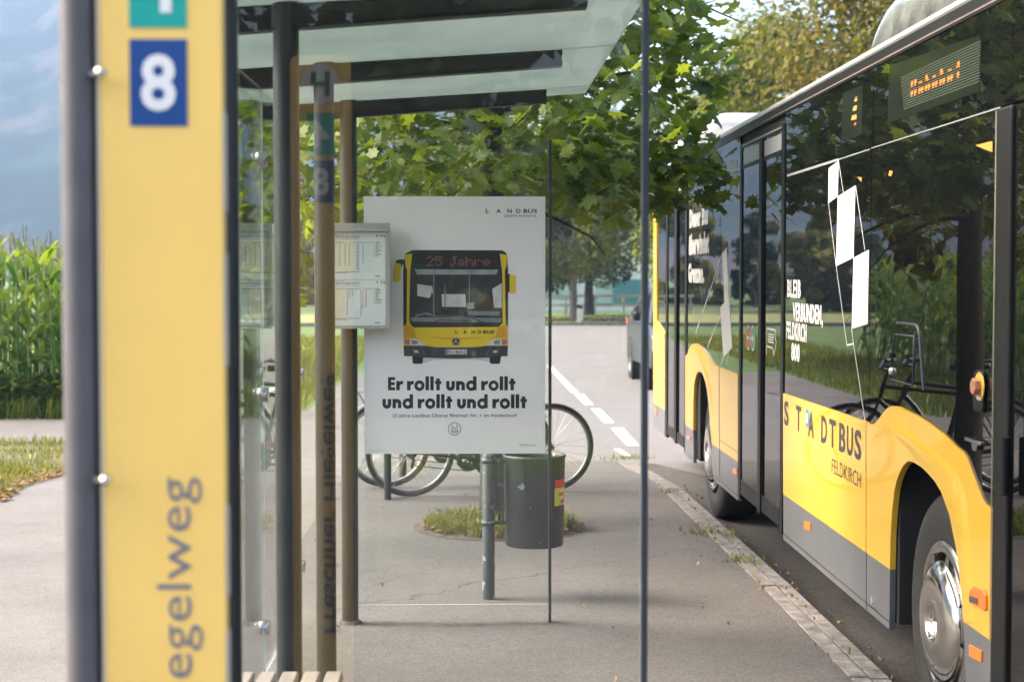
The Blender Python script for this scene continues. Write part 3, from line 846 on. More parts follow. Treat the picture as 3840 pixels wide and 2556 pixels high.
def face(y, u, mb_y):  # plates for one side; u = +1 front, -1 back
    ux = Vector((u, 0, 0)); e = -.0015 * (1 if u > 0 else -1)
    cx = -.441
    for (zc, col, t) in ((2.036, 'sign_teal', '4'), (1.899, 'sign_blue', '8')):
        p = MB(); p.box(cx - .040, cx + .040, min(y, y + e), max(y, y + e), zc - .0605, zc + .0605); po = p.build('number_plate', M[col], sg)
        q = MB(); w = .045 if t == '8' else .05
        put_text(q, t, Vector((cx, y + e * 1.7, zc - .040)) - ux * (w + .004) / 2, ux, (0, 0, 1), w + .004, .080, .028)
        q.build('numeral', M['sign_white'], po)
    c = MB(); disc(c, (cx, y + e * .7, 2.18), ux, (0, 0, 1), .058, 36); co = c.build('stop_emblem', M['sign_white'], sg)
    q = MB(); put_text(q, 'H', Vector((cx, y + e * 1.3, 2.145)) - ux * .027, ux, (0, 0, 1), .054, .07, .03); q.build('letter', M['sign_green'], co)
face(YS, 1, None); face(YS + .030, -1, None)
# vertical name: measured from the photo, 'g' of weg ends at y=1790 px, 'e' at 1930..1990 ...
q = MB()
z1 = onY(700, 1788, YS).z; z0w = onY(700, 2556, YS).z
full = z1 - z0w
nm = 'Freschner Hiegelweg'
vs, fs = text2d(nm, -.004)
xs0 = min(p[0] for p in vs); xs1 = max(p[0] for p in vs)
va, _ = text2d('egelweg', -.004); wv = max(p[0] for p in va) - min(p[0] for p in va)
zlow = onY(700, 2540, YS).z
sc = (z1 - zlow) / wv; LN = (xs1 - xs0) * sc
ys0 = min(p[1] for p in vs); ys1 = max(p[1] for p in vs)
GH = .0640                                             # ascender to descender
bx = onY(717, 2200, YS).x; off = GH * (-ys0) / (ys1 - ys0)   # baseline
for (y, s, base, bd, ik) in ((YS - .0012, -1, bx + off, -.004, 'sign_ink'), (YS + .0312, 1, -.4354 - off, .02, 'sign_navy')):
    q = MB()
    put_text(q, nm, Vector((base, y, z1 - LN)), (0, 0, 1), (s, 0, 0), LN, GH, bd, 1.0)
    q.build('stop_name', M[ik], sg)

# ------------------------------------------------------------------ timetable case on the third post
M['tt_yellow'] = pm('timetable yellow print', (.74, .73, .56), .5, var=.05)
M['tt_yellow2'] = pm('timetable yellow bar', (.76, .70, .30), .5, var=.05)
M['tt_green'] = pm('timetable green print', (.42, .68, .56), .5, var=.05)
M['tt_pale'] = pm('timetable pale green print', (.66, .76, .72), .5, var=.05)
M['tt_pink'] = pm('timetable pink print', (.80, .55, .45), .5, var=.05)
M['tt_paper'] = pm('timetable paper', (.74, .78, .76), .3, var=.03)
TY0 = 7.352
tc0, tc1 = onY(1188, 838, TY0), onY(1462, 1232, TY0)
tx0, tx1, tz1, tz0 = -.688, tc1.x, tc0.z, tc1.z
tt = thing('timetable_case', 'grey metal timetable case with two printed timetables on the far post', 'timetable case', ((tx0 + tx1) / 2, TY0, tz0))
b = MB(); b.box(tx0, tx1, TY0 + .004, TY0 + .060, tz0, tz1); b.box(tx0 + .02, tx1 - .02, TY0 + .06, TY0 + .072, tz0 + .1, tz0 + .14); b.box(tx0 + .02, tx1 - .02, TY0 + .06, TY0 + .072, tz1 - .14, tz1 - .1); b.build('case', M['alu'], tt)
b = MB(); b.box(tx0 - .002, tx1 + .002, TY0 - .012, TY0 + .0035, tz1 - .036, tz1 + .002); b.box(tx1 - .018, tx1 + .001, TY0 - .006, TY0 + .0035, tz0 + .012, tz1 - .0365); b.box(tx0 - .001, tx0 + .014, TY0 - .006, TY0 + .0035, tz0 + .012, tz1 - .0365)
b.box(tx0, tx1 - .002, TY0 - .008, TY0 + .0035, tz0, tz0 + .0115); b.build('frame', M['alu'], tt)
def tq(px, py): p = onY(px, py, TY0); return p.x, p.z
def trect(mb, px0, py0, px1, py1, dy=.0006):
    a = tq(px0, py0); c = tq(px1, py1); mb.add([(a[0], TY0 + .0036 - dy, c[1]), (c[0], TY0 + .0036 - dy, c[1]), (c[0], TY0 + .0036 - dy, a[1]), (a[0], TY0 + .0036 - dy, a[1])], [(0, 1, 2, 3)])
lay = {k: MB() for k in ('tt_paper', 'tt_yellow', 'tt_yellow2', 'tt_green', 'tt_pale', 'tt_pink')}
ink = MB(); blue = MB()
trect(lay['tt_paper'], 1178, 872, 1446, 1220, .0003)
def T(px0, py0, px1, py1, s, bold=0, mb=ink):
    a = tq(px0, py1); c = tq(px1, py0)
    put_text(mb, s, (a[0], TY0 + .0036 - .0014, a[1]), (1, 0, 0), (0, 0, 1), c[0] - a[0], c[1] - a[1], bold)
tr_ = random.Random(9)
for (oy, sc3) in ((0, 0), (174, 1)):
    T(1190, 884 + oy, 1348, 892 + oy, 'Richtung Feldkirch Bahnhof 4', .012)
    T(1200, 877 + oy, 1290, 881 + oy, 'Stadtbus Feldkirch Betriebstage')
    T(1200, 894 + oy, 1345, 898 + oy, 'Alle Fahrten taglich nach den angegebenen Zeiten')
    for k, x in enumerate((1411, 1427, 1437)): T(x, 880 + oy, x + 7, 891 + oy, 'V', .03)
    trect(lay['tt_yellow2'], 1180, 906 + oy, 1296 if oy and 0 else (1331 if not oy else 1294), 912 + oy, .0007)
    trect(lay['tt_green'], 1331 if not oy else 1294, 906 + oy, 1398 if not oy else 1346, 912 + oy, .0007)
    if oy: trect(lay['tt_pink'], 1346, 906 + oy, 1398, 912 + oy, .0007)
    trect(lay['tt_yellow'], 1180, 913 + oy, 1331 if not oy else 1294, 1017 + oy, .0006)
    for k in range(9): trect(lay['tt_pale'], 1339 if not oy else 1302, 918 + oy + k * 11.5, 1398 if not oy else 1342, 923 + oy + k * 11.5, .0006)
    T(1184, 906.5 + oy, 1282, 911 + oy, 'Montag - Freitag'); T(1340 if not oy else 1302, 906.5 + oy, 1357 if not oy else 1322, 911 + oy, 'Samstag')
    cols = ((1272, 15), (1292, 15), (1308, 15), (1336, 18), (1342, 18), (1359, 14)) if not oy else ((1300, 18), (1308, 5), (1319, 4), (1351, 18), (1358, 13), (1370, 12))
    cols = cols + ((1196, 16), (1214, 16), (1232, 16), (1252, 16))
    for (x, nn) in cols:
        for k in range(nn):
            y = 916 + oy + k * 5.4
            trect(ink, x, y, x + 4.2, y + 2.0, .0010)
    for k in range(11):
        y = 907 + oy + k * 5.3; trect(ink, 1402.5, y, 1404, y + 3, .001); trect(ink, 1408, y, 1408 + tr_.uniform(8, 26), y + 1.6, .001)
    trect(ink, 1185, 1019 + oy, 1350, 1020.3 + oy, .001); trect(ink, 1185, 1023 + oy, 1300, 1024.3 + oy, .001); trect(ink, 1406, 1034 + oy, 1424, 1037 + oy, .001)
    trect(ink, 1180, 1048 + oy * .0, 1442, 1048.8 + oy * .0, .001)
    trect(blue, 1182, 878 + oy, 1186.5, 896 + oy, .0009)
ps = lay.pop('tt_paper').build('timetable_sheet', M['tt_paper'], tt)
for k, mb in lay.items(): mb.build('colour_band', M[k], ps)
ink.build('print', M['ink'], ps); blue.build('line_tab', M['sign_blue'], ps)

# ------------------------------------------------------------------ litter bin on its post
def chipped(name, base, chip, rust, thr=.60, scale=16):
    m, t, N, L = new_mat(name)
    b = N['Principled BSDF']; b.inputs['Roughness'].default_value = .5
    tc = N.new('ShaderNodeTexCoord')
    def nz(sc, d, off=0):
        mp = N.new('ShaderNodeMapping'); mp.inputs['Location'].default_value = (off, off, off); L.new(tc.outputs['Object'], mp.inputs[0])
        n = N.new('ShaderNodeTexNoise'); n.inputs['Scale'].default_value = sc; n.inputs['Detail'].default_value = d; n.inputs['Roughness'].default_value = .65
        L.new(mp.outputs[0], n.inputs['Vector']); return n.outputs[0]
    def st(x, a, bb):
        n = N.new('ShaderNodeMapRange'); n.inputs[1].default_value = a; n.inputs[2].default_value = bb; L.new(x, n.inputs[0]); return n.outputs[0]
    def mix(f, a, c):
        n = N.new('ShaderNodeMix'); n.data_type = 'RGBA'; L.new(f, n.inputs[0])
        for i, x in ((6, a), (7, c)):
            if isinstance(x, tuple): n.inputs[i].default_value = (*x, 1)
            else: L.new(x, n.inputs[i])
        return n.outputs[2]
    c0 = mix(st(nz(3, 6), .35, .7), base, tuple(x * 1.7 for x in base))
    c1 = mix(st(nz(5, 8, 3.3), .58, .66), c0, rust)
    c2 = mix(st(nz(scale, 10, 7.1), thr, thr + .015), c1, chip)
    c3 = mix(st(nz(scale * 4, 3, 1.1), .70, .71), c2, (.45, .48, .45))
    L.new(c3, b.inputs['Base Color'])
    return m
M['bin'] = chipped('worn bin paint', (.015, .021, .024), (.22, .30, .27), (.045, .036, .030), .64)
M['bin_post'] = chipped('worn bin post paint', (.030, .043, .050), (.22, .27, .25), (.05, .045, .042), .58, 11)
M['bin_in'] = pm('bin inside', (.02, .03, .035), .7)
BY, BX = 8.06, onY(2004, 1800, 8.06).x
lb = thing('litter_bin', 'worn dark green metal litter bin clamped to a chipped paint post', 'litter bin', (BX, BY, 0))
rb = .155; z0, z1 = onY(2004, 2040, BY).z, onY(2004, 1702, BY).z
b = MB(); b.lathe([(.001, z0 + .012), (rb * .93, z0), (rb * .945, z0 + .004), (rb, z1 - .02), (rb + .004, z1 - .012), (rb + .004, z1), (rb - .004, z1), (rb - .006, z1 - .02), (rb * .9, z0 + .02), (.001, z0 + .02)], (BX, BY, 0), (0, 0, 1), 40)
b.build('bucket', M['bin'], lb)
ppx = onY(1832, 2100, 8.0).x
b = MB(); b.lathe([(.0315, 0), (.0315, z1 + .0), (.028, z1 + .006), (.001, z1 + .007)], (ppx, BY - .05, 0), (0, 0, 1), 22); b.build('post', M['bin_post'], lb)
for z in (z1 - .025, z0 + .19 * 1.0 - .07):
    b = MB(); b.lathe([(.0325, -.012), (.036, -.012), (.036, .012), (.0325, .012)], (ppx, BY - .05, z), (0, 0, 1), 22)
    b.box(ppx + .034, BX - rb * .93, BY - .058, BY - .044, z - .009, z + .009)
    for dx in (-.012, .010): b.lathe([(.006, 0), (.006, .006), (.001, .0062)], (ppx + dx, BY - .05 - .0345, z), (0, -1, 0), 8)
    b.build('clamp', M['bin_post'], lb)
b = MB()
for x in (ppx + .055, BX - rb - .005): b.box(x - .006, x + .006, BY - .055, BY - .035, z0 + .12, z1 - .03)
b.build('hanger_bar', M['bin'], lb)
# sticker wrapped on the bucket
M['st_red'] = pm('sticker red', (.55, .035, .03), .4); M['st_green'] = pm('sticker lime', (.45, .60, .06), .4); M['st_white'] = pm('sticker white', (.75, .73, .70), .4)
def wrap(mb, a0, a1, za, zb, rr):
    n = 6
    pts = []
    for k in range(n + 1):
        a = a0 + (a1 - a0) * k / n
        for z in (za, zb): pts.append((BX + math.cos(a) * rr, BY + math.sin(a) * rr, z))
    mb.add(pts, [(2 * k, 2 * k + 2, 2 * k + 3, 2 * k + 1) for k in range(n)])
za, zb = onY(2100, 1884, BY).z, onY(2100, 1788, BY).z
A0, A1 = R(-52), R(-18)
st = thing('sticker', 'red and lime green sticker peeling on the side of the litter bin', 'sticker', (BX + .1, BY - .1, za))
b = MB(); wrap(b, A0, A1, za, za + (zb - za) * .68, rb + .0012); b.build('lower_field', M['st_green'], st)
b = MB(); wrap(b, A0 + .02, A1, za + (zb - za) * .68, zb, rb + .0016); b.build('upper_field', M['st_red'], st)
b = MB(); wrap(b, A0 + .30, A1 - .02, za + .012, za + (zb - za) * .2, rb + .0022); wrap(b, A0 + .2, A1 - .1, za + (zb - za) * .38, za + (zb - za) * .5, rb + .0022); b.build('print', M['st_red'], st)
b = MB(); wrap(b, A0 + .28, A1 - .1, za + (zb - za) * .24, za + (zb - za) * .36, rb + .0022); wrap(b, A0 + .3, A1, za + (zb - za) * .52, za + (zb - za) * .64, rb + .0022); b.build('print', M['st_white'], st)

# ------------------------------------------------------------------ bollard, tree pit, kerb weeds
bo = onZ(1454, 1872, 0.0)
bl = thing('bollard', 'dark grey steel bollard post beside the rear wheel of the nearer bicycle', 'bollard', (bo.x, bo.y, 0))
b = MB(); b.lathe([(.027, -.02), (.027, .82)], (bo.x, bo.y, 0), (0, 0, 1), 20); b.build('shaft', M['post'], bl)
b = MB(); b.lathe([(.0275, .82), (.029, .825), (.026, .85), (.014, .865), (.001, .868)], (bo.x, bo.y, 0), (0, 0, 1), 20); b.build('cap', M['post'], bl)
pc = Vector((.17, 10.30, 0))
pit = MB(); n = 40; vs = []
for k in range(n):
    a = 2 * PI * k / n; rr = .56 * (1 + .07 * mnoise.noise(Vector((math.cos(a) * 2, math.sin(a) * 2, 4))))
    vs.append((pc.x + math.cos(a) * rr, pc.y + math.sin(a) * rr, .004))
pit.add(vs + [(pc.x, pc.y, .03)], [(k, (k + 1) % n, n) for k in range(n)])
props(pit.build('tree_pit', M['soil']), kind='structure')
pg = MB()
for i in range(4600):
    a = rnd.uniform(0, 6.28); rr = .50 * math.sqrt(rnd.random()); x, y = pc.x + math.cos(a) * rr * .96, pc.y + math.sin(a) * rr
    d = mnoise.noise(Vector((x * 4, y * 4, 2)))
    if y > pc.y + .12 and rnd.random() < .55: continue
    if d < -.3 and rnd.random() < .7: continue
    blade(pg, x, y, .008, rnd.uniform(.03, .10) * (1 + .5 * d), rnd.uniform(.003, .007), rnd.uniform(0, 6.28), rnd.uniform(.1, .9))
for i in range(420):
    a = rnd.uniform(0, 6.28); rr = .47 * math.sqrt(rnd.random()); x, y = pc.x + math.cos(a) * rr, pc.y + math.sin(a) * rr
    z = rnd.uniform(.02, .09); s = rnd.uniform(.01, .022); t = rnd.uniform(0, 6.28); tl = rnd.uniform(-.6, .6)
    pg.add([(x - math.cos(t) * s * 1.6, y - math.sin(t) * s * 1.6, z - tl * s), (x - math.sin(t) * s, y + math.cos(t) * s, z), (x + math.cos(t) * s * 1.6, y + math.sin(t) * s * 1.6, z + tl * s), (x + math.sin(t) * s, y - math.cos(t) * s, z)], [(0, 1, 2, 3)])
for i in range(60):  # broad blades at the right of the bin
    x, y = pc.x + rnd.uniform(.30, .50), pc.y + rnd.uniform(-.22, .05)
    blade(pg, x, y, .008, rnd.uniform(.08, .17), rnd.uniform(.006, .012), rnd.uniform(-.6, .6), rnd.uniform(.1, .6))
props(pg.build('pit_grass', M['grass'], fix=False), kind='stuff')
pl = MB()
for i in range(260):
    a = rnd.uniform(0, 6.28); rr = .54 * math.sqrt(rnd.random()); lit_leaf(pl, pc.x + math.cos(a) * rr, pc.y + math.sin(a) * rr, .02, rnd.uniform(.012, .03))
for i in range(50):
    lit_leaf(pl, rnd.uniform(-1.0, 1.5), rnd.uniform(5.5, 12.2), .0, rnd.uniform(.005, .016))
for i in range(160):
    yy = rnd.uniform(5.5, 12.2); lit_leaf(pl, kerb_x(yy) + rnd.choice((-.02, .086, .18)) + rnd.gauss(0, .012), yy, .0, rnd.uniform(.004, .013))
props(pl.build('pit_litter', M['litter'], fix=False), kind='stuff')
for (px, py, cnt, spx, lbl) in ((2362, 1718, 150, .16, 'grass tuft at the far end of the kerb where the road dashes meet it'), (2655, 2000, 110, .10, 'grass tuft in the kerb beside the rear wheel of the bus'),
                           (2780, 2105, 90, .07, 'clump of weeds in the kerb joint nearest the camera'), (2505, 1848, 30, .05, 'tiny grass tuft in the kerb joint short of the rear wheel')):
    p = onZ(px, py, ramp(13.9) if py < 1740 else 0); w = MB()
    for i in range(cnt):
        blade(w, p.x + rnd.gauss(0, spx * .8), p.y + rnd.gauss(0, spx * (.5 if py < 1740 else 1)), p.z - .004, rnd.uniform(.015, .06), rnd.uniform(.002, .005), rnd.uniform(0, 6.28), rnd.uniform(.3, 1.2))
    props(w.build('weed_tuft', M['grass'], fix=False), lbl, 'weeds')

# ------------------------------------------------------------------ bicycles
M['rubber'] = pm('tyre rubber', (.018, .018, .017), .75, var=.2, scale=30)
M['rim'] = pm('aluminium rim', (.45, .45, .44), .3, metal=.85, var=.08)
M['bike_black'] = pm('black bicycle parts', (.015, .015, .016), .4, var=.15)
M['bike_red'] = pm('red bicycle paint', (.30, .02, .025), .35, var=.08, coat=.2)
M['bike_blue'] = pm('blue bicycle paint', (.012, .022, .045), .3, var=.08, coat=.4)
M['reflector'] = pm('red reflector', (.60, .03, .02), .25)
def bicycle(label, rear, front, frame_mat, lean, fenders):
    """rear, front: hub centres (x, y, z)"""
    rear, front = Vector(rear), Vector(front)
    bk = thing('bicycle', label, 'bicycle', ((rear.x + front.x) / 2, (rear.y + front.y) / 2, 0))
    f = (front - rear); wb = f.length; f.normalize()
    side = Vector((f.y, -f.x, 0))                    # towards the camera side
    up = (Vector((0, 0, 1)) + side * lean).normalized()
    side = f.cross(up).normalized()
    if side.y > 0: side = -side
    rad = rear.z / up.z if up.z else rear.z
    def P(a, h, s=0): return rear + f * a + up * h + side * s
    for hub, a in ((rear, 0), (front, wb)):
        w = MB(); N_ = 40
        for k in range(1): w.tube([P(a + math.cos(2 * PI * q / N_) * (rad - .017), math.sin(2 * PI * q / N_) * (rad - .017)) for q in range(N_)], .017, 10, closed=True)
        wo = w.build('wheel', M['rubber'], bk)
        w = MB(); w.tube([P(a + math.cos(2 * PI * q / N_) * (rad - .040), math.sin(2 * PI * q / N_) * (rad - .040)) for q in range(N_)], .010, 8, closed=True); w.build('rim', M['rim'], wo)
        w = MB()
        for q in range(28):
            t = 2 * PI * q / 28; sg_ = .018 * (1 if q % 2 else -1); t2 = t + (.9 if q % 4 < 2 else -.9)
            w.tube([P(a + math.cos(t2) * .02, math.sin(t2) * .02, sg_), P(a + math.cos(t) * (rad - .045), math.sin(t) * (rad - .045))], .0011, 4, caps=False)
        w.lathe([(.001, -.045), (.012, -.04), (.012, -.026), (.022, -.022), (.014, -.014), (.014, .014), (.022, .022), (.012, .026), (.012, .04), (.001, .045)], hub, side, 14)
        w.build('spokes', M['steel'], wo)
    bb = (.43, -.06); seat = (.27, .46); head_t = (wb - .24, .49); head_b = (wb - .20, .36)
    fm = MB()
    fm.tube([P(*bb), P(*seat)], .016, 10); fm.tube([P(*bb), P(*head_b)], .019, 10); fm.tube([P(seat[0] + .015, seat[1] - .05), P(head_t[0] + .01, head_t[1] - .03)], .016, 10)
    fm.tube([P(head_t[0], head_t[1]), P(*head_b)], .020, 10)
    for s in (-.05, .05):
        fm.tube([P(bb[0], bb[1], s * .6), P(0, 0, s)], .010, 8); fm.tube([P(seat[0] + .01, seat[1] - .05, s * .3), P(0, 0, s)], .008, 8)
    fm.build('frame', M[frame_mat], bk)
    fk_ = MB()
    for s in (-.05, .05): fk_.tube([P(head_b[0], head_b[1], s * .6), P(head_b[0] + .06, head_b[1] - .12, s), P(wb, 0, s)], .012, 8)
    fk_.tube([P(head_b[0], head_b[1], -.04), P(head_b[0], head_b[1], .04)], .016, 8); fk_.build('fork', M[frame_mat], bk)
    h = MB(); st_ = (head_t[0] - .03, head_t[1] + .09)
    h.tube([P(*head_t), P(*st_), P(st_[0] + .07, st_[1] + .02)], .014, 8)
    h.tube([P(st_[0] - .02, st_[1] + .05, .31), P(st_[0] + .04, st_[1] + .05, .2), P(st_[0] + .07, st_[1] + .02, .06), P(st_[0] + .07, st_[1] + .02, -.06), P(st_[0] + .04, st_[1] + .05, -.2), P(st_[0] - .02, st_[1] + .05, -.31)], .011, 8)
    h.tube([P(st_[0] - .03, st_[1] + .05, .31), P(st_[0] + .02, st_[1] + .053, .22)], .017, 8); h.tube([P(st_[0] - .03, st_[1] + .05, -.31), P(st_[0] + .02, st_[1] + .053, -.22)], .017, 8)
    h.build('handlebar', M['bike_black'], bk)
    s_ = MB(); s_.tube([P(*seat), P(seat[0] - .04, seat[1] + .13)], .013, 8)
    c0 = (seat[0] - .05, seat[1] + .15)
    s_.loft([[P(c0[0] + a_, c0[1] + dz + .012 * math.sin(t) * 2, w_ * math.cos(t)) for t in [2 * PI * q / 10 for q in range(10)]] for a_, w_, dz in ((-.14, .02, .01), (-.12, .07, .012), (-.05, .065, .0), (.05, .03, -.005), (.13, .018, .0), (.15, .004, -.004))], True, True)
    s_.build('saddle', M['bike_black'], bk)
    c = MB()
    c.lathe([(.05, .045), (.092, .045), (.092, .049), (.05, .049)], P(*bb), side, 30)
    for q in range(5): c.tube([P(bb[0], bb[1], .05), P(bb[0] + math.cos(q * 1.257) * .085, bb[1] + math.sin(q * 1.257) * .085, .048)], .008, 5)
    cr_a = (math.cos(-.6), math.sin(-.6))
    c.tube([P(bb[0], bb[1], .06), P(bb[0] + cr_a[0] * .17, bb[1] + cr_a[1] * .17, .075)], .010, 6); c.tube([P(bb[0], bb[1], -.06), P(bb[0] - cr_a[0] * .17, bb[1] - cr_a[1] * .17, -.075)], .010, 6)
    co_ = c.build('crankset', M['bike_black'], bk)
    for q in (1, -1):
        pd = MB(); pp = P(bb[0] + q * cr_a[0] * .17, bb[1] + q * cr_a[1] * .17, q * .12)
        pd.loft([[pp + f * x + up * z + side * yy for x, z in ((-.045, -.01), (.045, -.01), (.045, .01), (-.045, .01))] for yy in (-.045, .045)], True, True); pd.build('pedal', M['bike_black'], bk)
    c = MB(); c.tube([P(bb[0], bb[1] + .092, .047), P(0, .04, .047)], .004, 5); c.tube([P(bb[0], bb[1] - .092, .047), P(.03, -.10, .047), P(0, -.04, .047)], .004, 5)
    c.lathe([(.02, .040), (.045, .042), (.045, .050), (.02, .052)], P(0, 0), side, 20)
    c.tube([P(0, 0, .052), P(.015, -.06, .055), P(.0, -.115, .05)], .012, 6); c.build('drive_chain', M['bike_black'], bk)
    if fenders:
        for a in (0, wb):
            w = MB(); pts = [(a + math.cos(t) * (rad + .018), math.sin(t) * (rad + .018)) for t in [R(-20) + R(190) * q / 18 for q in range(19)]] if a == 0 else [(a + math.cos(t) * (rad + .018), math.sin(t) * (rad + .018)) for t in [R(30) + R(170) * q / 18 for q in range(19)]]
            pts = [(2 * a - x if a == 0 else x, z) for x, z in pts] if False else pts
            vs = [P(x, z, s) for x, z in pts for s in (-.024, 0, .024)]
            w.add(vs, [(3 * q + j, 3 * q + j + 1, 3 * q + j + 4, 3 * q + j + 3) for q in range(18) for j in (0, 1)]); w.build('mudguard', M['rim'] if a == 0 else M['bike_black'], bk)
        w = MB(); ctr = P(-rad * .93, rad * .62); w.lathe([(.001, 0), (.024, .002), (.024, .02), (.001, .022)], ctr, -f, 12); w.build('rear_reflector', M['reflector'], bk)
        w = MB()
        for s in (-.05, .05): w.tube([P(.22, .42, s), P(-.22, .40, s), P(0, .0, s)], .005, 6)
        for k in range(3): w.tube([P(.15 - k * .15, .415, -.06), P(.15 - k * .15, .415, .06)], .005, 6)
        w.build('luggage_rack', M['bike_black'], bk)
    return bk
ra = onZ(1539, 1862, 0); fa = onZ(2066, 1843, 0)
nb = bicycle('black bicycle with a red chain guard whose front wheel shows right of the litter bin', (ra.x, ra.y, .335), (fa.x, fa.y, .335), 'bike_black', .04, False)
cg = MB(); r0, f0 = Vector((ra.x, ra.y, .335)), Vector((fa.x, fa.y, .335)); dd = (f0 - r0).normalized()
cg.tube([r0 + dd * .03 + Vector((0, -.065, .055)), r0 + dd * .22 + Vector((0, -.065, .058)), r0 + dd * .46 + Vector((0, -.065, .052))], [.012, .019, .016], 10)
cg.build('chain_guard', M['bike_red'], nb)
ra = onZ(1452, 1826, 0); fa = onZ(1908, 1815, 0)
bicycle('dark blue bicycle with red rear reflector parked behind the black one', (ra.x, ra.y, .335), (fa.x, fa.y, .335), 'bike_blue', -.05, True)
# ------------------------------------------------------------------ the city bus
XB = 1.72
def Bp(px, py, x=XB):
    p = onX(px, py, x); return p.y, p.z
def poly_side(mb, pts, xo, xi):
    """pts in photo pixels on the bus side plane; solid from xo (outer face) to xi"""
    q = [Bp(a, b) for a, b in pts]
    mb.prism([(xo, y, z) for y, z in q], (xi - xo, 0, 0))
def yz(mb, y0, y1, z0, z1, xo, xi): mb.box(min(xo, xi), max(xo, xi), min(y0, y1), max(y0, y1), z0, z1)
def YB(px): return Bp(px, 1030)[0]
def stroke(mb, pts, w, xo):
    """flat line of width w metres through bus side pixels"""
    q = [Vector((0,) + Bp(a, b)) for a, b in pts]
    for a, b in zip(q, q[1:]):
        d = (b - a).normalized(); n = Vector((0, -d.z, d.y)) * w / 2
        mb.flat([(xo, (a + n).y, (a + n).z), (xo, (b + n).y, (b + n).z), (xo, (b - n).y, (b - n).z), (xo, (a - n).y, (a - n).z)])

def bus_glass():
    m, t, N, L = new_mat('dark bus glass')
    b = N['Principled BSDF']; b.inputs['Base Color'].default_value = (.004, .0045, .005, 1)
    b.inputs['Roughness'].default_value = .0; b.inputs['IOR'].default_value = 1.47
    tc = N.new('ShaderNodeTexCoord'); mp = N.new('ShaderNodeMapping'); mp.inputs['Scale'].default_value = (1, 1.4, .35)
    L.new(tc.outputs['Object'], mp.inputs[0])
    nz = N.new('ShaderNodeTexNoise'); nz.inputs['Scale'].default_value = 1.2; nz.inputs['Detail'].default_value = 1
    L.new(mp.outputs[0], nz.inputs['Vector'])
    bp = N.new('ShaderNodeBump'); bp.inputs['Strength'].default_value = .05; bp.inputs['Distance'].default_value = .02
    L.new(nz.outputs[0], bp.inputs['Height']); L.new(bp.outputs[0], b.inputs['Normal'])
    return m
M['bus_glass'] = bus_glass()
M['bus_black'] = pm('satin black bus trim', (.006, .006, .0065), .45, var=.15, spec=.3)
M['bus_matt'] = pm('matt black underbody', (.012, .012, .012), .8, var=.3)
M['bus_yellow'] = pm('bus yellow paint', (.72, .43, .03), .35, var=.03, scale=2, coat=.6)
M['bus_grey'] = pm('bus grey skirt paint', (.115, .12, .13), .35, var=.10, scale=4, coat=.4)
M['bus_white'] = pm('bus white paint', (.40, .41, .41), .35, var=.05, scale=3, coat=.5)
M['bus_ink'] = pm('bus dark lettering', (.045, .04, .05), .4, var=.05)
M['bus_decal'] = pm('white film', (.62, .61, .60), .5, var=.03)
M['amber'] = pm('amber lamp lens', (.78, .20, .02), .2, var=.15, scale=60, coat=.6)
M['chrome'] = pm('polished wheel trim', (.62, .58, .55), .10, metal=1, var=.10, scale=12)
M['chrome2'] = pm('steel wheel ring', (.50, .49, .48), .22, metal=1, var=.15, scale=14)
M['led'] = emit_mat('led orange', (1.0, .20, .01), .30)
M['led_hot'] = emit_mat('led bright', (1.0, .42, .08), .36)

bus = thing('city_bus', 'yellow and black city bus standing at the kerb with lettering on its side', 'bus', (3.0, 9.2, -.15))
RZ = -.15
YF, YR = 3.27, YB(2453)
yfw, yrw = Bp(3500, 2300)[0], Bp(2655, 1690)[0]
axz = .335
b = MB()
yz(b, YF, YR, .96, 2.55, XB + .018, 4.26)
for a, c in ((YF, yfw - .56), (yfw + .56, yrw - .56), (yrw + .56, YR)): yz(b, a, c, .20, .9595, XB + .022, 4.25)
yz(b, YF + .1, YR - .1, .17, .9590, 2.25, 3.75)
b.build('body', M['bus_matt'], bus)

# lower side: yellow panels and grey skirt
G = lambda px: 1507 + .703 * (px - 2453)            # colour break line
K = lambda px: 1030 + .848 * (px - 1774)            # skirt lower edge
yel = [
 [(2453, 600), (2464, 596), (2466, 1202), (2496, 1248), (2496, G(2496)), (2453, G(2453))],
 [(2573, 1331), (2580, 1330), (2588, 1304), (2598, 1290), (2607, 1287), (2616, 1288), (2636, 1301), (2655, 1322), (2665, 1338), (2673, 1353), (2681, 1364), (2699, 1374), (2771, 1402), (2771, G(2771)),
  (2672, G(2672)), (2668, 1600), (2662, 1520), (2655, 1462), (2646, 1418), (2635, 1396), (2624, 1392), (2614, 1404), (2607, 1440), (2604, 1500), (2603, G(2603)), (2573, G(2573))],
 [(2942, 1473), (3248, 1577), (3253, 1580), (3253, G(3253)), (2942, G(2942))],
 [(3256, 1581), (3269, 1590), (3285, 1589), (3300, 1572), (3319, 1546), (3334, 1529), (3353, 1521), (3376, 1523), (3399, 1535), (3445, 1557), (3491, 1586), (3540, 1624), (3588, 1672), (3611, 1690), (3626, 1712), (3657, 1794), (3672, 1832), (3686, 1868), (3698, 1886), (3738, 1914), (3738, G(3738)),
  (3621, G(3621)), (3616, 2250), (3609, 2180), (3594, 2056), (3568, 1928), (3537, 1843), (3515, 1806), (3491, 1777), (3465, 1752), (3439, 1735), (3425, 1729), (3411, 1729), (3395, 1744), (3382, 1768), (3370, 1800), (3361, 1840), (3353, 1910), (3347, 2000), (3344, G(3344)), (3256, G(3256))]]
for q in yel:
    b = MB(); poly_side(b, q, XB - .008, XB + .016); b.build('side_panel', M['bus_yellow'], bus)
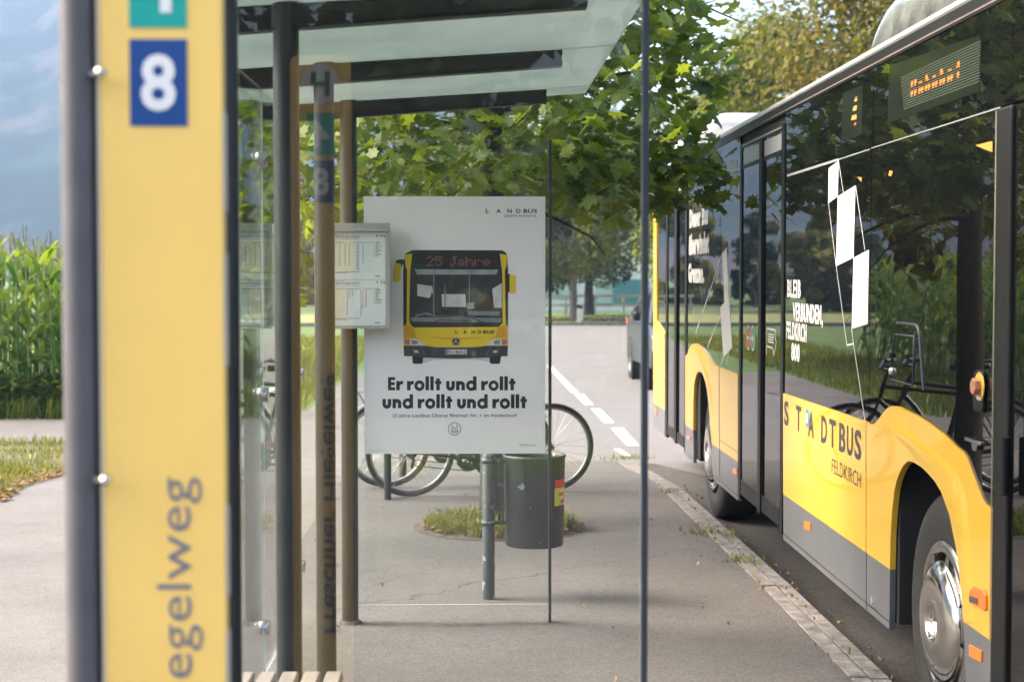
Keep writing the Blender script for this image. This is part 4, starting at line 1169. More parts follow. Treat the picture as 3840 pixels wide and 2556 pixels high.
gry = [
 [(2453, G(2453) + .5), (2496, G(2496) + .5), (2496, K(2496) - 8), (2453, K(2453) - 8)],
 [(2573, G(2573) + .5), (2603, G(2603) + .5), (2605, K(2605)), (2573, K(2573))],
 [(2672, G(2672) + .5), (2771, G(2771) + .5), (2771, K(2771)), (2680, K(2680)), (2674, K(2674) - 40)],
 [(2942, G(2942) + .5), (3253, G(3253) + .5), (3253, K(3253)), (2942, K(2942))],
 [(3256, G(3256) + .5), (3344, G(3344) + .5), (3342, 2300), (3340, K(3340)), (3256, K(3256))],
 [(3621, G(3621) + .5), (3738, G(3738) + .5), (3738, K(3738)), (3629, K(3629)), (3626, 2440)]]
for q in gry:
    b = MB(); poly_side(b, q, XB - .007, XB + .017); o = b.build('skirt_panel', M['bus_grey'], bus)
b = MB()
for a, c in ((2680, 2771), (2942, 3253), (3256, 3340)):
    ya, za = Bp(a, K(a)); yb, zb = Bp(c, K(c))
    b.add([(XB - .007, ya, za + .028), (XB - .007, yb, zb + .028), (XB + .012, yb, zb - .004), (XB + .012, ya, za - .004), (XB - .0072, ya, za + .034), (XB - .0072, yb, zb + .034)], [(0, 1, 2, 3), (4, 5, 1, 0)])
b.build('skirt_lip', M['bus_black'], bus)
# raised wheel arch flares
for ridge, inner in (([(3353, 1592), (3416, 1638), (3468, 1690), (3520, 1730), (3577, 1800), (3617, 1905), (3634, 2050), (3645, 2220), (3650, 2330)],
                      [(3370, 1640), (3418, 1690), (3455, 1737), (3500, 1778), (3552, 1870), (3592, 2010), (3609, 2130), (3619, 2250), (3623, 2333)]),
                     ([(2612, 1318), (2628, 1335), (2645, 1372), (2658, 1420), (2668, 1480), (2674, 1560), (2677, 1640)],
                      [(2614, 1345), (2626, 1372), (2640, 1402), (2652, 1445), (2661, 1500), (2668, 1580), (2671, 1650)])):
    b = MB(); b.smooth = True; rows = []
    for (a, c) in zip(ridge, inner):
        r_ = Bp(*a); i_ = Bp(*c); d = Vector((r_[0] - i_[0], r_[1] - i_[1])); o_ = (r_[0] + d.x * .55, r_[1] + d.y * .55)
        rows.append([(XB - .0079, o_[0], o_[1]), (XB - .0135, r_[0], r_[1]), (XB - .0115, i_[0] * .6 + r_[0] * .4, i_[1] * .6 + r_[1] * .4), (XB - .0079, i_[0], i_[1])])
    b.loft(rows, closed=False); b.build('arch_flare', M['bus_yellow'], bus)

# glazing and upper side, each pane by itself (levels in metres)
zt, zm = 2.515, 2.085
def line_z(pa, pb):
    (ya, za), (yb, zb) = Bp(*pa), Bp(*pb)
    return lambda y: za + (zb - za) * (y - ya) / (yb - ya)
mid = line_z((2952, 660), (3752, 404))
def pane_px(pa, pb, lo, hi, name, xo=XB + .001, m='bus_glass'):
    ya, yb = YB(pa), YB(pb)
    f0 = lo if callable(lo) else (lambda y: lo); f1 = hi if callable(hi) else (lambda y: hi)
    b = MB(); b.prism([(xo, ya, f0(ya)), (xo, yb, f0(yb)), (xo, yb, f1(yb)), (xo, ya, f1(ya))], (.014, 0, 0))
    return b.build(name, M[m], bus)
pane_px(2467, 2496, .9, zt, 'side_window')
pane_px(2579, 2700, .93, zt, 'side_window')
pane_px(2701, 2773, .93, zt, 'side_window')
pane_px(2943, 3262, .93, lambda y: mid(y) - .004, 'side_window')
b = MB(); q_ = [(YB(3741), .55), (YB(3630), .55), (YB(3618), .93), (YB(3264), .93), (YB(3264), mid(YB(3264)) - .004), (YB(3741), mid(YB(3741)) - .004)]
b.prism([(XB + .001, y, z) for y, z in q_], (.014, 0, 0)); b.build('side_window', M['bus_glass'], bus)
pane_px(2943, 3267, lambda y: mid(y) + .004, zt, 'upper_panel')
pane_px(3269, 3786, lambda y: mid(y) + .004, zt, 'upper_panel')
pane_px(3788, 4700, lambda y: mid(y) + .004, zt, 'upper_panel')
b = MB(); stroke(b, [(2952, 659), (3120, 606), (3146, 598)], .012, XB - .0008); stroke(b, [(3146, 598), (3262, 560)], .005, XB - .0008); stroke(b, [(3268, 556), (3752, 403)], .004, XB - .0008)
b.build('seam_trim', M['alu'], bus)
# gutter, white roof rail, roof skin, pods
b = MB(); yz(b, YF, YR, 2.517, 2.572, XB - .004, XB + .05); b.build('gutter_band', M['bus_black'], bus)
b = MB(); yz(b, YF, YR, 2.526, 2.533, XB - .007, XB - .0041); b.build('drip_rail', pm('gutter seal', (.12, .09, .08), .6), bus)
b = MB(); pr = [(XB - .003, 2.573), (XB - .010, 2.580), (XB - .006, 2.598), (XB + .012, 2.607), (XB + .06, 2.610), (XB + .06, 2.573)]
b.loft([[(x, y, z) for x, z in pr] for y in (YF, YR - .02)], True, True); b.build('roof_rail', M['bus_white'], bus)
b = MB(); b.smooth = True; pr = [(XB + .055, 2.5505), (XB + .056, 2.604), (XB + .3, 2.66), (3.0, 2.69), (4.2, 2.63), (4.27, 2.5505)]
b.loft([[(x, y, z) for x, z in pr] for y in (YF, YR)], True, True); b.build('roof', M['bus_white'], bus)
M['pod_grey'] = pm('grey roof unit', (.15, .16, .155), .22, var=.35, scale=9, coat=.6)
def pod(y0, y1, x0, x1, z0, z1, rz, m='bus_white'):
    b = MB(); b.smooth = True; rings = []
    for k in range(9):
        t = k / 8 * PI / 2; rings.append((y1 - rz + rz * math.sin(t), math.cos(t)))
    rings = [(y0 + .0, .6), (y0 + .12, .95), (y0 + .2, 1), (y1 - rz, 1)] + rings[1:]
    L_ = []
    for (y, s) in rings:
        h = (z1 - z0) * max(s, .02); r = .16 * max(s, .1)
        pr = [(x0, z0)] + [(x0 + .02 + r - r * math.cos(q * PI / 12), z0 + max(0, h - r * .9) + r * .9 * math.sin(q * PI / 12) * (1 if h > r else h / r)) for q in range(7)] + [(x1 - r, z0 + h), (x1, z0 + h * .6), (x1, z0)]
        L_.append([(x, y, z) for x, z in pr])
    b.loft(L_, True, True); return b.build('roof_pod', M[m], bus)
pod(3.5, 7.35, XB + .085, 4.1, 2.62, 2.90, .42, 'pod_grey')
pod(12.4, 15.1, XB + .10, 4.1, 2.62, 2.90, .55)

# doors
def door(pl, pc, pr, w, z0, z1, kick):
    ya, yb, yc = YB(pl), YB(pr), YB(pc)
    d = thing_part('door', bus)
    for (p, q) in ((ya, yc), (yc, yb)):
        g = MB(); yz(g, p, q, z0 + .03, z1 - .03, XB + .0015, XB + .016); g.build('door_leaf', M['bus_glass'], d)
    f = MB()
    for y in (ya, yb): yz(f, y - w / 2, y + w / 2, z0, z1, XB - .005, XB + .017)
    yz(f, min(ya, yb) + w / 2, max(ya, yb) - w / 2, z1 - .03, z1, XB - .005, XB + .017)
    f.build('door_frame', M['bus_black'], d)
    f = MB(); yz(f, yc - w * .62, yc + w * .62, z0 + .02, z1 - .0305, XB - .013, XB + .001); f.build('centre_seal', M['bus_black'], d)
    f = MB()
    yz(f, min(ya, yb) + w / 2 + .01, max(ya, yb) - w / 2 - .01, z1 - .018, z1 - .010, XB - .0075, XB - .0051); f.build('top_trim', M['alu'], d)
    for (p, q) in ((min(ya, yb) + w, yc - w * .8), (yc + w * .8, max(ya, yb) - w)):
        f = MB(); yz(f, p, q, z1 - .135, z1 - .045, XB - .001, XB + .0012); f.build('header_reflection', M['alu'], d)  # pale plate paints the bright reflection at the door head
        f = MB(); yz(f, p - .02, q + .02, z0 + .035, z0 + kick, XB - .004, XB + .0012); f.build('kick_plate', M['bus_black'], d)
        f = MB(); yz(f, p - .015, q + .015, z1 - .16, z1 - .14, XB - .004, XB + .0012); f.build('header_seal', M['bus_black'], d)
    return d
def thing_part(name, parent):
    o = bpy.data.objects.new(name, None); COL.objects.link(o); o.parent = parent; o.empty_display_size = .1
    return o
d2 = door(2779, 2857, 2937, .075, .19, 2.462, .13)
d3 = door(2502, 2538.5, 2574, .11, .19, 2.46, .12)
yz_f = MB(); yz(yz_f, YB(3744), YB(3797), .19, mid(YB(3770)) - .004, XB - .012, XB + .018); fd = thing_part('door', bus); yz_f.build('door_frame', M['bus_black'], fd, bevel=.008)
f = MB(); yz(f, YB(3745.5), YB(3741.5), .22, mid(YB(3743)) - .01, XB - .0135, XB - .0125); f.build('seal_strip', pm('worn rubber seal', (.16, .145, .11), .5), fd)
g = MB(); yz(g, 3.32, YB(3799), .25, mid(YB(3900)) - .01, XB + .0015, XB + .016); g.build('door_leaf', M['bus_glass'], fd)
f = MB(); f.tube([(XB - .03, YB(3812), z) for z in (Bp(3812, 1640)[1], Bp(3812, 1720)[1], Bp(3812, 1860)[1])], .018, 10); f.build('handle', M['bus_black'], fd)

# wheels
def wheel(yc, xo, star):
    w = thing_part('wheel', bus)
    t = MB(); t.lathe([(.30, .005), (.32, -.002), (.40, -.012), (.455, .0), (.478, .02), (.484, .05), (.484, .25), (.46, .28), (.30, .28)], (xo, yc, axz), (1, 0, 0), 56); t.build('tyre', M['rubber'], w)
    r = MB(); r.lathe([(.300, .012), (.305, .002), (.300, -.006), (.292, -.012), (.262, -.012), (.255, -.004), (.255, .02)], (xo, yc, axz), (1, 0, 0), 56)
    for k in range(8):
        a = k * PI / 4 + .25; c, s = math.cos(a), math.sin(a); hw = .020
        P_ = [Vector((xo + dx, yc + c * rr - s * q, axz + s * rr + c * q)) for rr, dx in ((.222, -.016), (.262, -.0115)) for q in (-hw, hw)]
        r.add(P_, [(0, 1, 3, 2)])
    r.build('rim', M['chrome2'], w)
    d = MB(); d.lathe([(.228, .03), (.230, -.010), (.226, -.022), (.215, -.032), (.190, -.045), (.165, -.052), (.08, -.056), (.072, -.052), (.070, -.035), (.001, -.033)], (xo, yc, axz), (1, 0, 0), 64); d.build('hubcap', M['chrome'], w)
    d = MB(); d.lathe([(.30, .03), (.001, .032)], (xo, yc, axz), (1, 0, 0), 40); d.build('wheel_disc', M['bus_matt'], w)
    e = MB(); e.lathe([(.066, -.0345), (.066, -.043), (.060, -.044), (.058, -.0345)], (xo, yc, axz), (1, 0, 0), 40)
    for k in range(3):
        a = PI / 2 + k * 2 * PI / 3 + star
        tip = Vector((xo - .040, yc + math.cos(a) * .060, axz + math.sin(a) * .060)); c0 = Vector((xo - .047, yc, axz))
        sd_ = Vector((0, -math.sin(a), math.cos(a))) * .011; bs = Vector((xo - .034, yc, axz))
        rad_ = Vector((0, math.cos(a), math.sin(a))) * .006
        e.add([tip, c0, bs + rad_ + sd_, bs + rad_ - sd_], [(0, 1, 2), (0, 3, 1)])
    e.build('hub_emblem', M['chrome'], w)
wheel(yfw, XB + .045, .5); wheel(yrw, XB + .045, 1.1)

# lettering on the yellow panel
def btext(mb, s, p0, p1, z0, z1, bold, xo=XB - .0095):
    y0, y1 = YB(p0), YB(p1)
    put_text(mb, s, (xo, y0, z0), (0, -1, 0), (0, 0, 1), y0 - y1, z1 - z0, bold)
wm = MB()
for ch, a, c in (('S', 2950, 2967), ('T', 2995, 3014), ('A', 3041, 3063.5), ('D', 3091, 3113), ('T', 3121, 3146), ('B', 3159, 3183), ('U', 3188, 3211.5), ('S', 3217, 3243)):
    btext(wm, ch, a, c, .808, .942, .028)
wm.build('lettering', M['bus_ink'], bus)
wm = MB(); btext(wm, 'FELDKIRCH', 3132, 3243, .688, .757, -.004); wm.build('lettering', M['bus_ink'], bus)
ec = Bp(3033, 1567); b = MB(); disc(b, (XB - .0094, ec[0], ec[1]), (0, 1, 0), (0, 0, 1), .048); eo = b.build('city_emblem', pm('emblem blue', (.02, .22, .42), .4), bus)
b = MB(); disc(b, (XB - .0104, ec[0], ec[1]), (0, 1, 0), (0, 0, 1), .027); b.build('emblem_centre', M['bus_decal'], eo)
# white film on the windows
D = XB - .0005
wm = MB()
for s, a, c, z0, z1 in (('BLEIB', 2953, 3003, 1.507, 1.603), ('VERBUNDEN,', 2974, 3087, 1.366, 1.480), ('FELDKIRCH', 2951, 3026, 1.280, 1.376), ('800', 2970, 3001, 1.168, 1.266)):
    btext(wm, s, a, c, z0, z1, .034, D)
wm.build('window_lettering', M['bus_decal'], bus)
wm = MB()
for s, a, c, z0, z1 in (('Dieser Bus', 2585.5, 2654, 1.997, 2.150), ('\u00fcberwindet', 2584, 2658, 1.784, 1.951), ('Grenzen.', 2582, 2640, 1.566, 1.722)):
    btext(wm, s, a, c, z0, z1, .05, D)
wm.build('window_lettering', M['bus_decal'], bus)
gp = MB()
for q in ([(3145, 603), (3108, 631), (3106, 763), (3142, 736)], [(3208, 696), (3142, 736), (3135, 998), (3201, 966)], [(3258.6, 936), (3201, 966), (3194, 1233), (3254, 1214)]):
    gp.flat([(D, *Bp(a, c)) for a, c in q])
for q in ([(3145, 603), (3163, 722)], [(3209, 697), (3244, 938)], [(3107.5, 764), (3136, 998), (3176.5, 1294), (3201, 1288), (3194, 1233)], [(3201, 1288), (3244, 1576)]):
    stroke(gp, q, .007, D - .0002)
gp.build('window_graphic', M['bus_decal'], bus)
gp = MB(); gp.flat([(D, *Bp(a, c)) for a, c in [(2725, 927), (2709, 949), (2717, 1134), (2701, 1153), (2713, 1341), (2746, 1303), (2733, 1096)]])
for q in ([(2709, 949), (2610, 1246)], [(2703, 1180), (2652, 1303)], [(2713, 1341), (2703, 1373)], [(2734, 1318), (2722, 1370)]): stroke(gp, q, .010, D - .0002)
gp.build('window_graphic', M['bus_decal'], bus)
for (a, c, e, f_) in ((2728, 597, 2765, 632), (2726, 638, 2765, 672)):
    q = MB(); q.flat([(D, *Bp(x, y)) for x, y in ((a, c + 12), (e, c), (e, f_ - 6), (a, f_ + 6))]); q.build('notice', pm('pale window notice', (.30, .36, .44), .5), bus)
for (px, py, col) in ((2806.5, 1266, 'st_red'), (2823.5, 1268, 'tt_green')):
    c = Bp(px, py); q = MB(); disc(q, (D, *c), (0, 1, 0), (0, 0, 1), .078); po = q.build('door_pictogram', M['bus_decal'], bus)
    q = MB(); disc(q, (D - .001, *c), (0, 1, 0), (0, 0, 1), .066); dk = q.build('colour_disc', M[col] if col != 'tt_green' else pm('pictogram green', (.04, .28, .10), .5), po)
    q = MB()
    if col == 'st_red': q.box(D - .0025, D - .002, c[0] - .045, c[0] + .045, c[1] - .011, c[1] + .011)
    else:
        q.box(D - .0025, D - .002, c[0] - .005, c[0] + .04, c[1] - .009, c[1] + .009)
        q.prism([(D - .0025, c[0] - .043, c[1]), (D - .0025, c[0] - .002, c[1] + .036), (D - .0025, c[0] - .002, c[1] - .036)], (.0005, 0, 0))
    q.build('symbol', M['bus_decal'], po)
q = MB(); E5 = lambda x, y: (2400 + x * .638, 1000 + y * .638)
stroke(q, [E5(*p) for p in ((743, 512), (747, 362), (802, 373), (797, 385), (792, 402), (801, 440), (787, 520), (779, 478), (747, 466))], .011, D)
for y_ in (395, 410, 425, 440): stroke(q, [E5(753, y_), E5(785, y_ + 6)], .008, D)
q.build('door_pictogram', M['bus_decal'], bus)

# lamps and small fittings on the lower side
def fitting(name, px, m, xo=XB - .014, xi=XB - .006, bev=.003):
    b = MB(); poly_side(b, px, xo, xi); return b.build(name, M[m], bus, bevel=bev)
C8 = lambda L_: [(2940 + x * .574, 1656 + y * .574) for x, y in L_]
tl_ = fitting('turn_signal', C8([(1243, 985), (1252, 955), (1275, 941), (1333, 964), (1349, 1000), (1349, 1100), (1338, 1104), (1243, 1050)]), 'amber', XB - .020, XB - .007, .006)
b = MB(); poly_side(b, C8([(1252, 1003), (1306, 1020), (1306, 1060), (1252, 1042)]), XB - .023, XB - .020); b.build('lamp_core', pm('smoked lamp lens', (.10, .07, .06), .2), tl_)
for L_ in ([(1233, 1320), (1312, 1360), (1312, 1440), (1233, 1400)], [(146, 515), (187, 530), (187, 586), (146, 570)]): fitting('side_marker', C8(L_), 'amber')
for q in ([(2755, 1752), (2770, 1757), (2770, 1780), (2755, 1774)], [(2583, 1628), (2594, 1632), (2594, 1650), (2583, 1645)], [(2461, 1523), (2467, 1526), (2467, 1560), (2461, 1556)]): fitting('side_marker', q, 'amber')
C7 = lambda L_: [(2940 + x * .574, 800 + y * .574) for x, y in L_]
def outline(name, pts, r, m, xo):
    b = MB(); b.tube([(xo, *Bp(*p)) for p in pts], r, 6); return b.build(name, M[m], bus)
fl_ = outline('filler_flap', C7([(738, 714), (800, 720), (855, 726), (868, 735), (876, 752), (885, 800), (898, 960), (912, 1152)]), .006, 'profile', XB)
b = MB(); b.tube([(XB, *Bp(*p)) for p in C7([(728, 790), (848, 801), (853, 808), (840, 1112), (834, 1121), (696, 1082), (692, 1074), (722, 796), (728, 790)])], .004, 6); b.build('flap_seam', M['profile'], fl_)
for (x, y, r) in ((705, 918, .018), (707, 1030, .016)):
    c = Bp(*C7([(x, y)])[0]); b = MB(); b.lathe([(.001, -.012), (r * .8, -.012), (r, -.004), (r, .0)], (XB, *c), (1, 0, 0), 18); b.build('flap_lock', M['bus_black'] if r > .017 else M['alu'], fl_)
# door button box and lock lever
C6 = lambda L_: [(3560 + x * .3827, 1300 + y * .3827) for x, y in L_]
b = MB(); poly_side(b, C6([(262, 250), (290, 225), (335, 230), (355, 262), (352, 600), (330, 640), (262, 622), (255, 560)]), XB - .010, XB + .001); bb_ = b.build('button_box', M['bus_black'], bus, bevel=.004)
M['btn'] = pm('yellow button ring', (.55, .30, .045), .35); M['btn2'] = pm('worn copper button', (.40, .17, .11), .35, var=.15, scale=60)
c = Bp(*C6([(322, 388)])[0]); b = MB(); b.lathe([(.001, -.0125), (.047, -.012), (.050, -.009)], (XB, *c), (1, 0, 0), 32); b.build('button_ring', M['btn'], bb_)
b = MB(); n8 = [(c[0] + math.cos(k * PI / 3 + .3) * .030, c[1] + math.sin(k * PI / 3 + .3) * .030) for k in range(6)]
b.prism([(XB - .034, y, z) for y, z in n8], (.020, 0, 0)); b.build('push_button', M['btn2'], bb_, bevel=.003)
b = MB(); poly_side(b, C6([(304, 485), (344, 494), (344, 524), (304, 514)]), XB - .0125, XB - .0101); b.build('button_label', M['bus_decal'], bb_)
b = MB(); poly_side(b, C6([(208, 878), (362, 930), (362, 966), (208, 914)]), XB - .022, XB - .004); lk = b.build('lock_lever', M['chrome2'], bus, bevel=.003)
b = MB(); poly_side(b, C6([(250, 934), (306, 950), (296, 1022), (262, 1012)]), XB - .014, XB - .004); b.build('lever_stem', M['chrome2'], lk, bevel=.003)
for P_ in ([(1252, 950), (1362, 922), (1362, 995)], [(690, 1112), (712, 1120), (700, 1152), (682, 1148)], [(478, 1156), (508, 1158), (506, 1190)]):
    q = MB(); q.flat([(D, *Bp(2940 + x * .574, y * .574)) for x, y in P_]); q.build('sticker', pm('ochre film', (.42, .21, .03), .5), bus)
q = MB(); poly_side(q, C8([(583, 1010), (592, 1008), (596, 1050), (586, 1056)]), XB - .012, XB - .006); q.build('panel_latch', M['alu'], bus)
q = MB(); poly_side(q, [(2702, 1645), (2771, 1694), (2771, 1697), (2702, 1648)], XB - .0086, XB - .0079); poly_side(q, [(2701, 1376), (2703, 1377), (2703, 1790), (2701, 1789)], XB - .0086, XB - .0079); q.build('panel_gap', M['bus_ink'], bus)
# number and destination displays
dp = MB(); dp.flat([(XB - .0002, *Bp(a, c)) for a, c in ((3336, 246), (3677, 131), (3672, 344), (3328, 463))])
dm = pm('display screen', (.008, .011, .0095), .16, var=.2, scale=5); do = dp.build('display', dm, bus)
C5 = lambda x, y: (3280 + x * .2551, 100 + y * .2551)
sl_ = MB()
for k in range(15):
    t = k / 14; stroke(sl_, [C5(380 + 50 * t, 760 + 455 * t), C5(1560 - 15 * t, 215 + 585 * t)], .0028, XB - .0006)
sl_.build('slats', pm('display slats', (.055, .07, .05), .4), do)
h1 = MB(); h2 = MB()
def bit(mb, x, y, w, h=9): stroke(mb, [C5(x - w / 2, y + w * .2), C5(x + w / 2, y - w * .2)], .0125 * h / 9, XB - .0012)
for (x, y) in ((550, 980), (600, 960), (663, 934), (703, 918), (760, 893), (803, 876), (865, 852), (910, 832), (975, 808), (1020, 790), (1090, 762), (1135, 742), (1230, 700), (553, 835), (603, 812), (765, 745), (985, 655), (1235, 545)):
    bit(h2, x, y, 34, 8); bit(h1, x + 4, y - 20, 30, 6); bit(h1, x - 6, y + 18, 22, 4); bit(h1, x - 4, y + 42, 22, 5)
for (x, y) in ((675, 820), (775, 782), (880, 735), (988, 692), (1108, 642), (1228, 592)): bit(h1, x, y, 52, 5)
h1.build('led_text', M['led'], do); h2.build('led_text', M['led_hot'], do)
dp = MB(); dp.flat([(XB - .0002, *Bp(a, c)) for a, c in ((3160, 350), (3236, 318), (3233, 505), (3158, 530))]); d2_ = dp.build('display', dm, bus)
h1 = MB(); h2 = MB()
for (x, y, w) in ((472, 640, 12), (470, 655, 18), (466, 700, 22), (463, 716, 24), (460, 760, 30), (458, 775, 34), (466, 810, 14)):
    stroke(h2 if w > 16 else h1, [(2940 + (x - w / 2) * .574, (y + 4) * .574), (2940 + (x + w / 2) * .574, (y - 4) * .574)], .011, XB - .0012)
h1.build('led_number', M['led'], d2_); h2.build('led_number', M['led_hot'], d2_)
# ------------------------------------------------------------------ the poster on the far pane
YPO = YP[3] - .0045
def PO(px, py, d=0.0):
    p = onY(px, py, YPO); return Vector((p.x, YPO - d, p.z))
def pp(mb, pts, d): mb.flat([PO(a, c, d) for a, c in pts])
def ptext(mb, s, x0, y0, x1, y1, d, bold=0, spacing=None):
    a = PO(x0, y1, d); c = PO(x1, y0, d); put_text(mb, s, a, (1, 0, 0), (0, 0, 1), c.x - a.x, c.z - a.z, bold, spacing)
po = thing('poster', 'white poster with a yellow bus picture and bold slogan on the far glass pane', 'poster', tuple(PO(1706, 1700)))
b = MB(); a = PO(1367, 1701); c = PO(2045, 737); n_ = 12; vs = []
for k in range(n_ + 1):
    x = a.x + (c.x - a.x) * k / n_
    for j in range(2): vs.append((x, YPO, (a.z, c.z)[j]))
b.prism([(a.x, YPO, a.z), (c.x, YPO, a.z), (c.x, YPO, c.z), (a.x, YPO, c.z)], (0, .0006, 0)); b.build('sheet', M['paper'], po)
# emblem top right
q = MB()
for ch, x0, x1 in (('L', 1821.5, 1833.6), ('A', 1861, 1878.5), ('N', 1902.6, 1919), ('D', 1935.6, 1952.5), ('BUS', 1963, 2014)): ptext(q, ch, x0, 783.5, x1, 799, .0006, .03)
ptext(q, 'OBERES RHEINTAL', 1890, 804.5, 2014, 814.5, .0006, -.006)
q.build('heading', M['ink'], po)
# slogan in a heavy geometric face, built stroke by stroke (units: x-height 47)
def geo(word):
    """polygons (x, y) and advance for one word"""
    P = []; x = 0; st = 18.5; xh = 47; asc = 71; cap = 67
    def rect(a, c, e, f): P.append([(a, c), (e, c), (e, f), (a, f)])
    def arc_ring(cx, cy, ro, ri, a0, a1, n=26):
        o = [(cx + math.cos(a0 + (a1 - a0) * k / n) * ro, cy + math.sin(a0 + (a1 - a0) * k / n) * ro) for k in range(n + 1)]
        i = [(cx + math.cos(a0 + (a1 - a0) * k / n) * ri, cy + math.sin(a0 + (a1 - a0) * k / n) * ri) for k in range(n + 1)]
        for k in range(n): P.append([o[k], o[k + 1], i[k + 1], i[k]])
    for ch in word:
        if ch == 'E': rect(x, 0, x + 17, cap); rect(x + 17, 0, x + 38, 15); rect(x + 17, 26, x + 36, 41); rect(x + 17, cap - 15, x + 38, cap); x += 44
        elif ch == 'r':
            rect(x, 0, x + st, xh); P.append([(x + st, 20), (x + st, 42), (x + 26, 48), (x + 36, 48), (x + 36, 31), (x + 28, 31), (x + 22, 28)]); x += 39
        elif ch == 'o': arc_ring(x + 27, 23.5, 27, 10.5, 0, 2 * PI, 36); x += 59
        elif ch == 'l': rect(x, 0, x + st, asc); x += 25
        elif ch == 't': rect(x + 7, 0, x + 7 + st, 60); rect(x, 32, x + 7, xh); rect(x + 7 + st, 32, x + 34, xh); x += 41
        elif ch == 'u':
            rect(x, 20, x + st, xh); rect(x + 47 - st, 20, x + 47, xh); arc_ring(x + 23.5, 21, 23.5, 23.5 - st, PI, 2 * PI, 18); x += 53
        elif ch == 'n':
            rect(x, 0, x + st, xh); rect(x + 47 - st, 0, x + 47, 26); arc_ring(x + 25, 25, 22, 22 - st, 0, PI * .86, 16); x += 53
        elif ch == 'd': arc_ring(x + 27, 23.5, 27, 10.5, 0, 2 * PI, 36); rect(x + 37, 0, x + 37 + st, asc); x += 62
    return P, x - 6
def headline(words, x0, x1, base, scale_y):
    allp = []; X = 0
    for w in words:
        P, adv = geo(w); allp += [[(a + X, c) for a, c in q] for q in P]; X += adv + 24
    X -= 24; k = (x1 - x0) / X; mb = MB()
    for i, q in enumerate(allp): mb.flat([PO(x0 + a * k, base - c * scale_y, .0006 + i * 1e-6) for a, c in q])
    return mb
h_ = headline(['Er', 'rollt', 'und', 'rollt'], 1454.8, 1933.8, 1462.6, .737); h_.build('slogan_line', M['ink'], po)
h_ = headline(['und', 'rollt', 'und', 'rollt'], 1434, 1976.6, 1529.7, .737); h_.build('slogan_line', M['ink'], po)
q = MB(); ptext(q, '25 Jahre Landbus Oberes Rheintal: Nr. 1 im Vorderland!', 1471.7, 1549.5, 1937.5, 1567.5, .0006, .004); q.build('subtitle', M['ink'], po)
q = MB(); ptext(q, 'meinbus.at', 1947, 1661, 2009, 1671.5, .0006, 0); q.build('web_address', M['grey_ink'], po)
q = MB(); ptext(q, 'Gemeindeverband Personennahverkehr', 1379, 1686, 1443, 1690, .0006); q.build('imprint', M['grey_ink'], po)
q = MB(); ic = PO(1704.6, 1607, .0006); ring(q, ic, (1, 0, 0), (0, 0, 1), .0307, .0028, 40)
K_ = lambda x, y: (1640 + x * .1403, 1500 + y * .1403)
def pl(mb, pts, w, d=.0007):
    v = [PO(*K_(*p), d) for p in pts]
    for a, c in zip(v, v[1:]):
        t = (c - a).normalized(); n = Vector((-t.z, 0, t.x)) * w / 2; mb.flat([a + n, c + n, c - n, a - n])
for L_ in ([(385, 750), (540, 750), (540, 785), (385, 785), (385, 750)], [(385, 785), (380, 820)], [(540, 785), (546, 820)], [(370, 822), (558, 822)], [(370, 822), (375, 840), (555, 840), (558, 822)], [(390, 845), (400, 868), (525, 868), (538, 845)], [(465, 705), (465, 750)]): pl(q, L_, .0018)
ptext(q, '2', *K_(382, 652), *K_(420, 722), .0007, .015); ptext(q, '5', *K_(505, 652), *K_(545, 722), .0007, .015)
q.build('anniversary_emblem', M['ink'], po)
# the printed bus picture
M['pr_yellow'] = pm('print yellow', (.80, .58, .02), .5, var=.06, scale=4); M['pr_amber'] = pm('print amber', (.72, .36, .01), .5, var=.05)
M['pr_black'] = pm('print black', (.018, .018, .02), .5, var=.2); M['pr_dark'] = pm('print dark grey', (.05, .05, .055), .5, var=.3, scale=12)
M['pr_glass'] = pm('print windscreen', (.028, .030, .034), .5, var=.5, scale=14); M['pr_grey'] = pm('print grey', (.22, .23, .24), .5, var=.25, scale=14)
M['pr_light'] = pm('print light grey', (.58, .58, .60), .5, var=.15, scale=20); M['pr_red'] = pm('print lamp red', (.55, .16, .10), .5); M['pr_led'] = pm('print led red', (.50, .20, .14), .5)
M['pr_blue'] = pm('print blue', (.03, .08, .35), .5); M['pr_steel'] = pm('print steel', (.30, .33, .35), .5, var=.3, scale=20); M['pr_brown'] = pm('print brown', (.075, .045, .038), .5, var=.3, scale=16)
M['pr_shadow'] = pm('print soft shadow', (.62, .61, .62), .5, var=.05)
C = lambda L_: [(1300 + x * .5231, 680 + y * .5231) for x, y in L_]
pb = thing_part('bus_picture', po)
pb.location = PO(1706, 1390) - Vector(po.location)
lay = {}
def L2(m, pts, d):
    lay.setdefault(m, MB()); pp(lay[m], C(pts), .0004 + d * .00022)
L2('pr_shadow', [(545, 1262), (1030, 1262), (1040, 1300), (960, 1280), (780, 1274), (620, 1280), (540, 1305)], 0)
L2('pr_black', [(470, 1250), (550, 1250), (545, 1300), (535, 1307), (480, 1307), (472, 1295)], 1); L2('pr_black', [(1022, 1250), (1108, 1250), (1100, 1298), (1092, 1307), (1034, 1307), (1026, 1295)], 1)
L2('pr_black', [(405, 640), (418, 520), (440, 508), (455, 500), (470, 492), (1110, 494), (1130, 502), (1150, 520), (1157, 640), (1157, 1040), (406, 1040)], 2)
L2('pr_yellow', [(418, 524), (470, 518), (440, 640), (432, 1020), (407, 1060), (407, 1180), (1155, 1180), (1155, 1060), (1134, 1020), (1130, 640), (1097, 518), (1150, 524), (1150, 500), (1150, 530), (1136, 640), (1142, 1020), (1156, 1050), (1156, 1185), (407, 1185)], 3) if False else None
L2('pr_yellow', [(418, 526), (470, 518), (456, 640), (450, 1025), (407, 1060), (430, 1018), (433, 640), (418, 600)], 3)
